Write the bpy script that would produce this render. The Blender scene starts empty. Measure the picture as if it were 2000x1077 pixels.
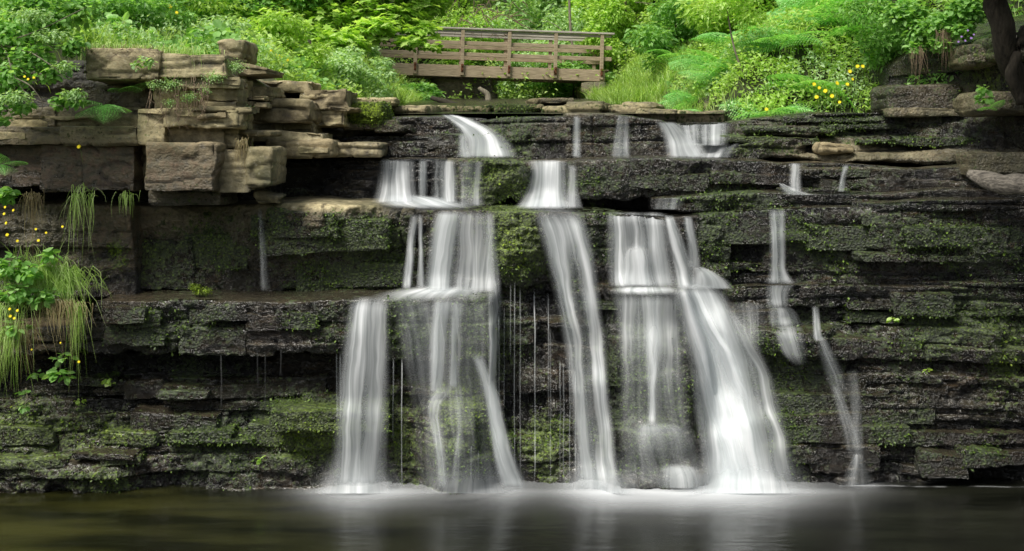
import bpy, math, random
import numpy as np
from math import radians, sin, cos, pi
from mathutils import Vector, Matrix

random.seed(7)
RNG = np.random.default_rng(11)
SC = bpy.context.scene
COL = SC.collection
H, FPX, HZ = 3.63, 2200.0, 285.0          # eye height above the pool, focal length in photo pixels, horizon row

def P(px, py, Y):
    """photo direction + distance -> metres (used as a surveying aid while laying out)"""
    return np.array([(px - 1000.0) / FPX * Y, Y, H + (HZ - py) / FPX * Y])

# ------------------------------------------------------------------ noise
def _h(ix, iy, iz, s):
    n = (ix.astype(np.int64) * 374761393 + iy.astype(np.int64) * 668265263 + iz.astype(np.int64) * 2147483647 + s * 1274126177) & 0xffffffff
    n = ((n ^ (n >> 13)) * 1274126177) & 0xffffffff
    n = ((n ^ (n >> 16)) * 2246822519) & 0xffffffff
    return ((n ^ (n >> 15)) & 0xffff) / 65535.0

def hash1(a, b, s):
    return _h(np.asarray(a), np.asarray(b), np.zeros_like(np.asarray(a)), s)

def vn(x, y, z, s=0):
    x, y, z = np.broadcast_arrays(x, y, z)
    ix, iy, iz = np.floor(x), np.floor(y), np.floor(z)
    fx, fy, fz = x - ix, y - iy, z - iz
    fx, fy, fz = fx*fx*(3-2*fx), fy*fy*(3-2*fy), fz*fz*(3-2*fz)
    r = 0
    for dx in (0, 1):
        for dy in (0, 1):
            for dz in (0, 1):
                w = (fx if dx else 1-fx) * (fy if dy else 1-fy) * (fz if dz else 1-fz)
                r = r + w * _h(ix+dx, iy+dy, iz+dz, s)
    return r * 2 - 1

def fbm(x, y, z, o=4, s=0):
    r, a = 0, 0.5
    for i in range(o):
        r = r + a * vn(x, y, z, s + i); x, y, z, a = x*2.03, y*2.03, z*2.03, a*0.5
    return r

def strata(x, z, h, w, amp, crack, s, warp=0.05, cw=0.012):
    """bedding layers broken by vertical joints: offset per block plus open cracks"""
    zz = z + warp * vn(x*0.5, z*0.3, 0*x, s) + warp*0.35*vn(x*2.3, z*0.8, 0*x, s+1)
    L = zz / h + 0.35 * vn(zz*1.7/h*0.35, 0*x, 0*x, s+2)
    li = np.floor(L); lf = L - li
    wi = w * (0.5 + 1.2*hash1(li, li*0, s+3))
    xx = x / wi + 17*hash1(li, li*0, s+4) + 0.06*vn(x*3, z*5, 0*x, s+5)
    bi = np.floor(xx); bf = xx - bi
    off = amp * (hash1(li, bi, s+6) - 0.5) + 0.8*amp*(hash1(li, li*0, s+7) - 0.5)
    e = np.minimum(lf, 1-lf) * h; eb = np.minimum(bf, 1-bf) * wi
    md = sstep(-0.35, 0.45, vn(x*1.3, z*1.9, 0*x, s+9))
    g = crack*md*np.exp(-(e/cw)**2) + 0.7*crack*md*np.exp(-(eb/cw)**2) * (hash1(li, bi, s+8) > 0.45)
    return off - g

# ------------------------------------------------------------------ mesh helpers
def mesh(name, V, F, mat=None, smooth=True, uv=None, attrs=None):
    V = np.ascontiguousarray(V, dtype=np.float32); F = np.ascontiguousarray(F, dtype=np.int32)
    me = bpy.data.meshes.new(name)
    me.vertices.add(len(V)); me.vertices.foreach_set('co', V.ravel())
    n, k = F.shape
    me.loops.add(n*k); me.loops.foreach_set('vertex_index', F.ravel())
    me.polygons.add(n)
    me.polygons.foreach_set('loop_start', np.arange(0, n*k, k, dtype=np.int32))
    me.polygons.foreach_set('use_smooth', np.full(n, smooth, dtype=bool))
    if uv is not None:
        l = me.uv_layers.new(name='UVMap')
        l.data.foreach_set('uv', np.ascontiguousarray(uv[F.ravel()], dtype=np.float32).ravel())
    for an, av in (attrs or {}).items():
        a = me.attributes.new(an, 'FLOAT_COLOR', 'POINT')
        c = np.ones((len(V), 4), dtype=np.float32); c[:, :av.shape[1]] = av
        a.data.foreach_set('color', c.ravel())
    me.update(calc_edges=True)
    if mat: me.materials.append(mat)
    return me

def link(me, name, parent=None, loc=None):
    o = bpy.data.objects.new(name, me); COL.objects.link(o)
    if loc is not None: o.location = loc
    if parent: o.parent = parent
    return o

def tag(o, label=None, cat=None, group=None, kind=None):
    if label: o['label'] = label
    if cat: o['category'] = cat
    if group: o['group'] = group
    if kind: o['kind'] = kind
    return o

def empty(name, loc, label, cat, group=None, rz=0, sc=1):
    o = bpy.data.objects.new(name, None); COL.objects.link(o)
    o.location = loc; o.rotation_euler.z = rz; o.scale = (sc,)*3; o.empty_display_size = 0.1
    return tag(o, label, cat, group)

def gridF(nu, nv, off=0):
    i = np.arange(nu-1)[:, None]; j = np.arange(nv-1)[None, :]
    a = (i*nv + j).ravel() + off
    return np.stack([a, a+nv, a+nv+1, a+1], 1)

def sstep(a, b, x):
    t = np.clip((x-a)/(b-a), 0, 1); return t*t*(3-2*t)

# ------------------------------------------------------------------ materials
def newmat(name):
    m = bpy.data.materials.new(name); m.use_nodes = True
    nt = m.node_tree; nt.nodes.clear()
    return m, nt
class N:
    def __init__(s, nt): s.nt = nt
    def __call__(s, t, ins=None, **kw):
        n = s.nt.nodes.new(t)
        for k, v in kw.items(): setattr(n, k, v)
        for k, v in (ins or {}).items():
            if isinstance(v, bpy.types.NodeSocket): s.nt.links.new(v, n.inputs[k])
            elif v is not None: n.inputs[k].default_value = v
        return n
    def math(s, op, a, b=None, c=None, clamp=False):
        n = s('ShaderNodeMath', {0: a, 1: b, 2: c}, operation=op); n.use_clamp = clamp
        return n.outputs[0]
    def noise(s, vec, scale, detail=4, rough=0.55, dist=0.0):
        return s('ShaderNodeTexNoise', {'Vector': vec, 'Scale': scale, 'Detail': detail, 'Roughness': rough, 'Distortion': dist}).outputs[0]
    def ramp(s, fac, stops):
        n = s('ShaderNodeValToRGB', {0: fac}); cr = n.color_ramp
        while len(cr.elements) < len(stops): cr.elements.new(0.5)
        for e, (p, c) in zip(cr.elements, stops):
            e.position = p; e.color = (c[0], c[1], c[2], 1) if not isinstance(c, (int, float)) else (c, c, c, 1)
        return n.outputs[0]
    def mix(s, fac, a, b, blend='MIX'):
        n = s('ShaderNodeMix', data_type='RGBA', blend_type=blend)
        for i, v in ((0, fac), (6, a), (7, b)):
            if isinstance(v, bpy.types.NodeSocket): s.nt.links.new(v, n.inputs[i])
            elif i == 0: n.inputs[0].default_value = v
            else: n.inputs[i].default_value = (*v, 1)
        return n.outputs[2]
    def out(s, sh, disp=None):
        s('ShaderNodeOutputMaterial', {'Surface': sh})

def rock_material():
    m, nt = newmat('wet_and_dry_rock'); n = N(nt)
    geo = n('ShaderNodeNewGeometry'); pos = geo.outputs['Position']
    at = n('ShaderNodeAttribute', attribute_name='rk')
    sp = n('ShaderNodeSeparateColor', {0: at.outputs['Color']})
    moss, dry, rust = sp.outputs
    at2 = n('ShaderNodeAttribute', attribute_name='rk2')
    sp2 = n('ShaderNodeSeparateColor', {0: at2.outputs['Color']})
    yel, crev_shade, _ = sp2.outputs
    mp = n('ShaderNodeMapping', {0: pos, 3: (1, 1, 4.5)}).outputs[0]
    n1 = n.noise(pos, 1.7, 5); n2 = n.noise(mp, 5, 8, 0.65); n3 = n.noise(pos, 34, 6, 0.7); n4 = n.noise(pos, 11, 7, 0.65)
    wet = n.ramp(n2, [(0.36, (0.003, 0.0021, 0.0013)), (0.55, (0.017, 0.0115, 0.0062)), (0.74, (0.085, 0.057, 0.029))])
    wet = n.mix(n.math('MULTIPLY', n.math('SUBTRACT', n1, 0.45, clamp=True), 3.0, clamp=True), wet, (0.014, 0.015, 0.006))
    dryc = n.ramp(n4, [(0.28, (0.10, 0.080, 0.045)), (0.5, (0.33, 0.28, 0.165)), (0.74, (0.53, 0.465, 0.31))])
    dryc = n.mix(n.math('MULTIPLY', n.math('SUBTRACT', n1, 0.42, clamp=True), 3.5, clamp=True), dryc, (0.085, 0.085, 0.032))
    lich = n.ramp(n.noise(pos, 22, 3), [(0.64, 0), (0.7, 1)])
    dryc = n.mix(n.math('MULTIPLY', lich, 0.45), dryc, (0.42, 0.40, 0.33))
    dfac = n.math('ADD', dry, n.math('MULTIPLY', n.math('SUBTRACT', n4, 0.5), n.math('MULTIPLY', dry, 1.2)), clamp=True)
    oi = n('ShaderNodeObjectInfo').outputs['Random']
    dryc = n.mix(1.0, dryc, n.ramp(oi, [(0, (.78, .74, .68)), (.5, (1.1, 1.1, 1.05)), (1, (1.35, 1.33, 1.22))]), 'MULTIPLY')
    c = n.mix(dfac, wet, dryc)
    rf = n.math('MULTIPLY', rust, n.ramp(n4, [(0.44, 0), (0.6, 1)]))
    rc = n.mix(n.ramp(n3, [(0.35, 0), (0.65, 1)]), (0.040, 0.021, 0.009), (0.17, 0.105, 0.058))
    c = n.mix(rf, c, rc)
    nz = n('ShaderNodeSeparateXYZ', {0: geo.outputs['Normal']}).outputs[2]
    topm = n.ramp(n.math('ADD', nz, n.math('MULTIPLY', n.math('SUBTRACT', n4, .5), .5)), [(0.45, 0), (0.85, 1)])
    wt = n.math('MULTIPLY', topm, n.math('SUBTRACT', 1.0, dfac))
    c = n.mix(n.math('MULTIPLY', wt, .30), c, (0.10, 0.09, 0.065))  # sky sheen on wet ledge tops, put into the colour as paler grey
    c = n.mix(1.0, c, n.ramp(crev_shade, [(0, 0.15), (1, 1.0)]), 'MULTIPLY')  # shade of recesses put into the colour, darker where the surface sinks in
    n5 = n.noise(pos, 27, 4, 0.6)
    nm = n.math('ADD', n.math('MULTIPLY', n4, 0.6), n.math('MULTIPLY', n5, 0.4))
    mf = n.math('ADD', n.math('MULTIPLY', moss, 1.12), n.math('MULTIPLY', n.math('SUBTRACT', nm, 0.5), 4.4))
    mf = n.ramp(mf, [(0.48, 0), (0.80, 1)])
    mf = n.math('MULTIPLY', mf, n.math('MULTIPLY', moss, 4, clamp=True))
    mc = n.ramp(n3, [(0.36, (0.002, 0.004, 0.001)), (0.52, (0.024, 0.042, 0.006)), (0.68, (0.115, 0.17, 0.022))])
    my = n.ramp(n3, [(0.36, (0.006, 0.010, 0.001)), (0.52, (0.10, 0.15, 0.010)), (0.68, (0.34, 0.46, 0.035))])
    c = n.mix(mf, c, n.mix(yel, mc, my))
    wr = n.ramp(n4, [(0.35, 0.07), (0.65, 0.30)])
    r = n.math('ADD', wr, n.math('MULTIPLY', dfac, 0.65), clamp=True)
    r = n.math('ADD', r, n.math('MULTIPLY', mf, 0.42), clamp=True)
    hgt = n.math('ADD', n.math('MULTIPLY', n3, 0.9), n.math('ADD', n.math('MULTIPLY', n4, .8), n.math('MULTIPLY', n2, .6)))
    vor = n('ShaderNodeTexVoronoi', {'Vector': pos, 'Scale': 38.0}).outputs[0]
    hgt = n.math('ADD', hgt, n.math('MULTIPLY', vor, n.math('SUBTRACT', 0.75, n.math('MULTIPLY', n.math('MAXIMUM', dfac, rust), 0.75))))
    bp = n('ShaderNodeBump', {'Height': hgt, 'Strength': n.math('SUBTRACT', 1.0, n.math('MAXIMUM', n.math('MULTIPLY', dfac, 0.65), n.math('MULTIPLY', wt, .75))), 'Distance': 0.05})
    spec = n.math('SUBTRACT', 1.0, n.math('MULTIPLY', dfac, 0.5))
    b = n('ShaderNodeBsdfPrincipled', {'Base Color': c, 'Roughness': r, 'Normal': bp.outputs[0], 'Specular IOR Level': spec})
    n.out(b.outputs[0]); return m

def leaf_material(name, dark, mid, light, trans=0.4, rough=0.5, nscale=0.8, spec=0.35):
    m, nt = newmat(name); n = N(nt)
    geo = n('ShaderNodeNewGeometry')
    rnd = geo.outputs['Random Per Island']
    nz = n.noise(geo.outputs['Position'], nscale, 3)
    f = n.math('ADD', n.math('MULTIPLY', rnd, 0.6), n.math('MULTIPLY', n.math('SUBTRACT', nz, 0.28), 0.9))
    c = n.ramp(f, [(0.1, dark), (0.5, mid), (0.95, light)])
    d = n('ShaderNodeBsdfPrincipled', {'Base Color': c, 'Roughness': rough, 'Specular IOR Level': spec})
    tc = n.mix(1.0, c, (1.3, 1.35, 0.6), 'MULTIPLY')
    t = n('ShaderNodeBsdfTranslucent', {0: tc})
    mx = n('ShaderNodeMixShader', {0: trans, 1: d.outputs[0], 2: t.outputs[0]})
    n.out(mx.outputs[0]); return m

def simple_material(name, c1, c2, scale=8, rough=0.8, bump=0.3, stretch=(1, 1, 1), detail=6, spec=0.3):
    m, nt = newmat(name); n = N(nt)
    tc = n('ShaderNodeTexCoord')
    mp = n('ShaderNodeMapping', {0: tc.outputs['Object'], 3: stretch}).outputs[0]
    a = n.noise(mp, scale, detail, 0.65)
    c = n.ramp(a, [(0.3, c1), (0.7, c2)])
    bp = n('ShaderNodeBump', {'Height': a, 'Strength': bump, 'Distance': 0.02})
    b = n('ShaderNodeBsdfPrincipled', {'Base Color': c, 'Roughness': rough, 'Normal': bp.outputs[0], 'Specular IOR Level': spec})
    n.out(b.outputs[0]); return m

def fall_material():
    m, nt = newmat('silky_falling_water'); n = N(nt)
    uv = n('ShaderNodeUVMap', uv_map='UVMap').outputs[0]
    oi = n('ShaderNodeObjectInfo').outputs['Random']
    at = n('ShaderNodeAttribute', attribute_name='env')
    sp = n('ShaderNodeSeparateColor', {0: at.outputs['Color']})
    env, solid, _ = sp.outputs
    off = n('ShaderNodeCombineXYZ', {0: n.math('MULTIPLY', oi, 37.0), 1: 0.0, 2: n.math('MULTIPLY', oi, 91.0)}).outputs[0]
    v = n('ShaderNodeVectorMath', {0: uv, 1: off}, operation='ADD').outputs[0]
    wb = n.noise(n('ShaderNodeMapping', {0: v, 3: (3.5, 1.5, 1)}).outputs[0], 1, 2, 0.5)
    v = n('ShaderNodeVectorMath', {0: v, 1: n('ShaderNodeCombineXYZ', {0: n.math('MULTIPLY', wb, 0.16)}).outputs[0]}, operation='ADD').outputs[0]
    a = n('ShaderNodeMapping', {0: v, 3: (9, 0.45, 1)}).outputs[0]
    b = n('ShaderNodeMapping', {0: v, 3: (34, 0.55, 1)}).outputs[0]
    na = n.noise(a, 1, 2, 0.5); nb = n.noise(b, 1, 3, 0.6)
    st = n.math('ADD', n.math('MULTIPLY', na, 0.72), n.math('MULTIPLY', nb, 0.28))
    st = n.ramp(st, [(0.31, 0.0), (0.66, 1.0)])
    # env controls how much of the streak pattern survives, solid lifts the gaps
    lo = n.noise(n('ShaderNodeMapping', {0: v, 3: (2.6, 0.25, 1)}).outputs[0], 1, 2, 0.5)
    base = n.math('MULTIPLY', n.math('ADD', 0.10, n.math('MULTIPLY', solid, 0.95)), n.math('ADD', 0.45, n.math('MULTIPLY', lo, 1.1)), clamp=True)
    al = n.math('ADD', base, n.math('MULTIPLY', n.math('SUBTRACT', 1.0, base), n.math('MULTIPLY', n.math('POWER', st, 1.25), 0.85)))
    rag = n.math('ADD', 0.68, n.math('MULTIPLY', st, 0.5))
    al = n.math('MULTIPLY', al, n.math('MULTIPLY', env, rag), clamp=True)
    al = n.math('MULTIPLY', al, 0.97)
    col = n.mix(st, (0.62, 0.68, 0.69), (0.94, 0.96, 0.97))
    d = n('ShaderNodeBsdfDiffuse', {0: col}); t = n('ShaderNodeBsdfTranslucent', {0: col})
    w = n('ShaderNodeMixShader', {0: 0.35, 1: d.outputs[0], 2: t.outputs[0]})
    tr = n('ShaderNodeBsdfTransparent')
    mx = n('ShaderNodeMixShader', {0: al, 1: tr.outputs[0], 2: w.outputs[0]})
    n.out(mx.outputs[0]); return m

def pool_material():
    m, nt = newmat('pool_water'); n = N(nt)
    pos = n('ShaderNodeNewGeometry').outputs['Position']
    mp = n('ShaderNodeMapping', {0: pos, 3: (0.45, 2.6, 1)}).outputs[0]
    a = n.noise(mp, 1.1, 3)
    sx = n('ShaderNodeSeparateXYZ', {0: pos}).outputs[0]
    left = n('ShaderNodeMapRange', {0: sx, 1: -5.5, 2: -0.5, 3: 1.0, 4: 0.0}).outputs[0]
    murk = n.ramp(a, [(0.38, (0.008, 0.009, 0.002)), (0.64, (0.040, 0.040, 0.008))])
    deep = n.ramp(a, [(0.35, (0.004, 0.0045, 0.003)), (0.65, (0.013, 0.014, 0.009))])
    c = n.mix(left, deep, murk)
    w2 = n('ShaderNodeMapping', {0: pos, 3: (1.2, 3.5, 1)}).outputs[0]
    bp = n('ShaderNodeBump', {'Height': n.noise(w2, 1.6, 2), 'Strength': 0.12, 'Distance': 0.1})
    b = n('ShaderNodeBsdfPrincipled', {'Base Color': c, 'Roughness': 0.24, 'Normal': bp.outputs[0], 'Specular IOR Level': 0.5})
    n.out(b.outputs[0]); return m

def foam_material():
    m, nt = newmat('white_foam'); n = N(nt)
    at = n('ShaderNodeAttribute', attribute_name='env')
    e = n('ShaderNodeSeparateColor', {0: at.outputs['Color']}).outputs[0]
    d = n('ShaderNodeBsdfDiffuse', {0: (0.85, 0.88, 0.9, 1)}); tr = n('ShaderNodeBsdfTransparent')
    mx = n('ShaderNodeMixShader', {0: e, 1: tr.outputs[0], 2: d.outputs[0]})
    n.out(mx.outputs[0]); return m

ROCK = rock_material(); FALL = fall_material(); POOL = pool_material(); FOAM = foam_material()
LEAF_LIME = leaf_material('lime_leaves', (0.13, 0.27, 0.025), (0.42, 0.62, 0.12), (0.70, 0.86, 0.38), 0.52)
LEAF_GREEN = leaf_material('green_leaves', (0.07, 0.19, 0.035), (0.24, 0.47, 0.11), (0.48, 0.70, 0.30), 0.48)
LEAF_PALE = leaf_material('pale_leaves', (0.15, 0.28, 0.09), (0.40, 0.58, 0.26), (0.64, 0.80, 0.50), 0.45)
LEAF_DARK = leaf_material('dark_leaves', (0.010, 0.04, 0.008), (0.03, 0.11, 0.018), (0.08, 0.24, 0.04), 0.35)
FERN = leaf_material('fern_green', (0.09, 0.28, 0.05), (0.24, 0.56, 0.14), (0.50, 0.78, 0.34), 0.45)
GRASS = leaf_material('grass_blades', (0.10, 0.22, 0.02), (0.34, 0.52, 0.10), (0.64, 0.76, 0.38), 0.45, nscale=1.2)
STRAW = leaf_material('straw_blades', (0.10, 0.07, 0.03), (0.25, 0.20, 0.09), (0.42, 0.38, 0.20), 0.3)
MOSSM = leaf_material('moss_sprigs', (0.008, 0.018, 0.002), (0.055, 0.10, 0.012), (0.20, 0.32, 0.04), 0.25, rough=0.5, nscale=2.5, spec=.6)
MOSSY = leaf_material('yellow_moss_sprigs', (0.03, 0.045, 0.004), (0.13, 0.20, 0.012), (0.34, 0.48, 0.04), 0.3, rough=0.55, nscale=2.5, spec=.5)
YELLOW = simple_material('yellow_petals', (0.86, 0.66, 0.01), (0.92, 0.80, 0.03), 30, 0.6, 0.1)
PURPLE = simple_material('purple_petals', (0.30, 0.16, 0.50), (0.42, 0.28, 0.62), 30, 0.6, 0.1)
STEM = simple_material('green_stem', (0.05, 0.12, 0.02), (0.12, 0.2, 0.04), 20, 0.6, 0.1)
BARK = simple_material('bark', (0.012, 0.010, 0.007), (0.06, 0.05, 0.035), 9, 0.9, 0.8, (3, 3, 0.6))
PALEBARK = simple_material('pale_bark', (0.10, 0.085, 0.06), (0.27, 0.24, 0.18), 9, 0.85, 0.6, (3, 3, 0.6))
DRIFT = simple_material('weathered_log', (0.05, 0.045, 0.038), (0.36, 0.32, 0.26), 7, 0.85, 1.0, (0.5, 6, 6))
ROOTM = simple_material('dry_roots', (0.10, 0.07, 0.045), (0.28, 0.21, 0.14), 20, 0.9, 0.3)
WOOD = simple_material('bridge_timber', (0.17, 0.13, 0.08), (0.46, 0.37, 0.25), 6, 0.85, 0.5, (0.6, 8, 8))
WOODTOP = simple_material('worn_handrail', (0.28, 0.25, 0.21), (0.50, 0.46, 0.40), 6, 0.8, 0.4, (0.6, 8, 8))
RUSTM = simple_material('rusty_bracket', (0.07, 0.025, 0.012), (0.17, 0.07, 0.03), 30, 0.8, 0.4)
SOIL = simple_material('leafy_soil', (0.010, 0.014, 0.005), (0.035, 0.045, 0.014), 3, 0.95, 0.6)

# ------------------------------------------------------------------ zones of moss, dry stone and rust on the rock
# (px, py, rx, ry, amount)
MOSS = [(1010, 480, 55, 70, 1.0), (960, 360, 75, 45, .95), (1000, 265, 90, 45, .6), (1200, 270, 110, 45, .3), (715, 222, 45, 22, 1.2),
        (600, 850, 75, 60, .85), (400, 870, 90, 70, .65), (180, 840, 110, 45, .75), (60, 900, 90, 60, .6), (180, 940, 70, 30, .9),
        (240, 740, 70, 40, .35), (420, 730, 70, 40, .6), (700, 470, 110, 60, .65), (560, 480, 80, 90, .65), (420, 480, 80, 80, .5), (330, 520, 60, 50, .45), (1100, 350, 60, 40, .4), (60, 800, 80, 40, .6), (700, 540, 110, 25, .75), (660, 640, 60, 50, .55), (330, 640, 60, 50, .5), (440, 640, 40, 40, .55),
        (200, 530, 60, 30, .6), (230, 500, 20, 30, .9), (790, 650, 40, 55, 1.0), (790, 830, 45, 110, .8), (900, 820, 70, 110, 1.1),
        (1060, 860, 50, 90, .6), (1270, 640, 90, 100, .7), (1280, 800, 100, 110, .65), (1180, 780, 40, 200, .6), (1110, 560, 25, 60, .6), (1165, 470, 40, 60, .6),
        (1250, 340, 160, 40, .35), (1430, 390, 90, 20, .8), (1420, 480, 60, 70, .6), (1390, 470, 30, 60, .85), (1650, 480, 160, 50, .5), (1830, 480, 120, 50, .65),
        (1500, 700, 60, 70, .7), (1590, 700, 60, 60, .8), (1540, 800, 70, 90, .55), (1680, 680, 90, 60, .4), (1740, 800, 60, 90, .55), (1880, 640, 100, 60, .55), (1960, 720, 50, 120, .6),
        (1700, 250, 260, 30, .5), (1560, 240, 130, 25, .65), (1500, 285, 80, 22, .75), (1850, 330, 120, 40, .3), (1930, 150, 60, 60, .5), (1900, 500, 300, 50, .35),
        (640, 400, 150, 12, .3), (1550, 870, 60, 60, .4), (900, 440, 90, 40, .5), (960, 640, 60, 60, .4), (1010, 650, 60, 60, .3)]
YELM = [(1010, 470, 50, 60, .8), (970, 350, 60, 40, .55), (715, 222, 45, 22, 1.1), (610, 850, 60, 45, .8), (200, 845, 90, 40, .6), (240, 500, 40, 40, .8), (180, 935, 80, 40, .35), (790, 850, 60, 90, .5), (1060, 870, 60, 100, .5), (905, 430, 60, 25, 1.0),
        (900, 760, 60, 90, .8), (600, 470, 250, 60, .25), (1930, 160, 40, 50, .8), (1500, 280, 80, 20, .35), (60, 860, 100, 80, .4), (1960, 730, 60, 80, .4)]
DRY = [(330, 170, 420, 190, 1.2), (620, 225, 130, 70, 1.1), (640, 400, 170, 14, 1.0), (570, 290, 170, 22, 1.0), (1100, 212, 260, 8, .9), (1690, 295, 150, 22, .6), (1850, 190, 140, 50, .25), (100, 460, 140, 110, .30), (100, 660, 130, 50, .22),
       (1640, 260, 200, 25, .15), (1950, 320, 80, 30, .25), (100, 320, 280, 40, .35), (160, 780, 200, 30, .10)]
RUST = [(130, 320, 160, 45, 1.0), (350, 340, 70, 45, .7), (1535, 490, 20, 40, 1.2), (230, 470, 70, 90, .8), (200, 560, 90, 25, .8), (90, 660, 130, 40, .8), (350, 900, 160, 20, .35), (1530, 660, 40, 30, .3), (660, 210, 10, 10, .1)]

def zone(L, px, py):
    r = np.zeros_like(px)
    for (a, b, c, d, e) in L:
        q = ((px-a)/c)**2 + ((py-b)/d)**2
        m = q < 9
        if m.any(): r[m] = np.maximum(r[m], e*np.exp(-0.55*q[m]**1.2))
    return r

GX0, GY0, GC = -320, -120, 4
DEPTH = np.full(((2320-GX0)//GC, (1100-GY0)//GC), 99.0)
ROCKV = []            # (points, normals, moss, yellow) for sprigs of moss
def project(V):
    return 1000 + V[:, 0]/V[:, 1]*FPX, HZ - (V[:, 2]-H)/V[:, 1]*FPX
def add_depth(V):
    px, py = project(V)
    i = ((px-GX0)/GC).astype(int); j = ((py-GY0)/GC).astype(int)
    m = (i >= 0) & (j >= 0) & (i < DEPTH.shape[0]) & (j < DEPTH.shape[1])
    np.minimum.at(DEPTH, (i[m], j[m]), V[m, 1])

def rock_attrs(V, disp, extra=(0, 0, 0)):
    px, py = project(V)
    mo = zone(MOSS, px, py)*1.15 + 0.26*sstep(-.1, .6, vn(V[:, 0]*1.1, V[:, 1]*.5, V[:, 2]*1.6, 95)) + .05 + extra[0]
    mo = mo*(1 - .6*np.clip(zone(DRY, px, py)+extra[1], 0, 1)*(extra[0] < .2))
    mo = mo * (0.85 + 0.5*vn(V[:, 0]*2.2, V[:, 1], V[:, 2]*2.2, 91))
    ye = zone(YELM, px, py)
    dr = np.clip(zone(DRY, px, py) + extra[1], 0, 1)
    ru = zone(RUST, px, py) + extra[2]
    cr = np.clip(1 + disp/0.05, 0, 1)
    return np.stack([np.clip(mo, 0, 1), dr, np.clip(ru, 0, 1)], 1), np.stack([np.clip(ye, 0, 1), cr, cr], 1), mo, ye

def grid_normals(G):
    du = np.gradient(G, axis=0); dv = np.gradient(G, axis=1)
    n = np.cross(du, dv); l = np.linalg.norm(n, axis=2, keepdims=True)
    return n/np.maximum(l, 1e-9)

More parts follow.
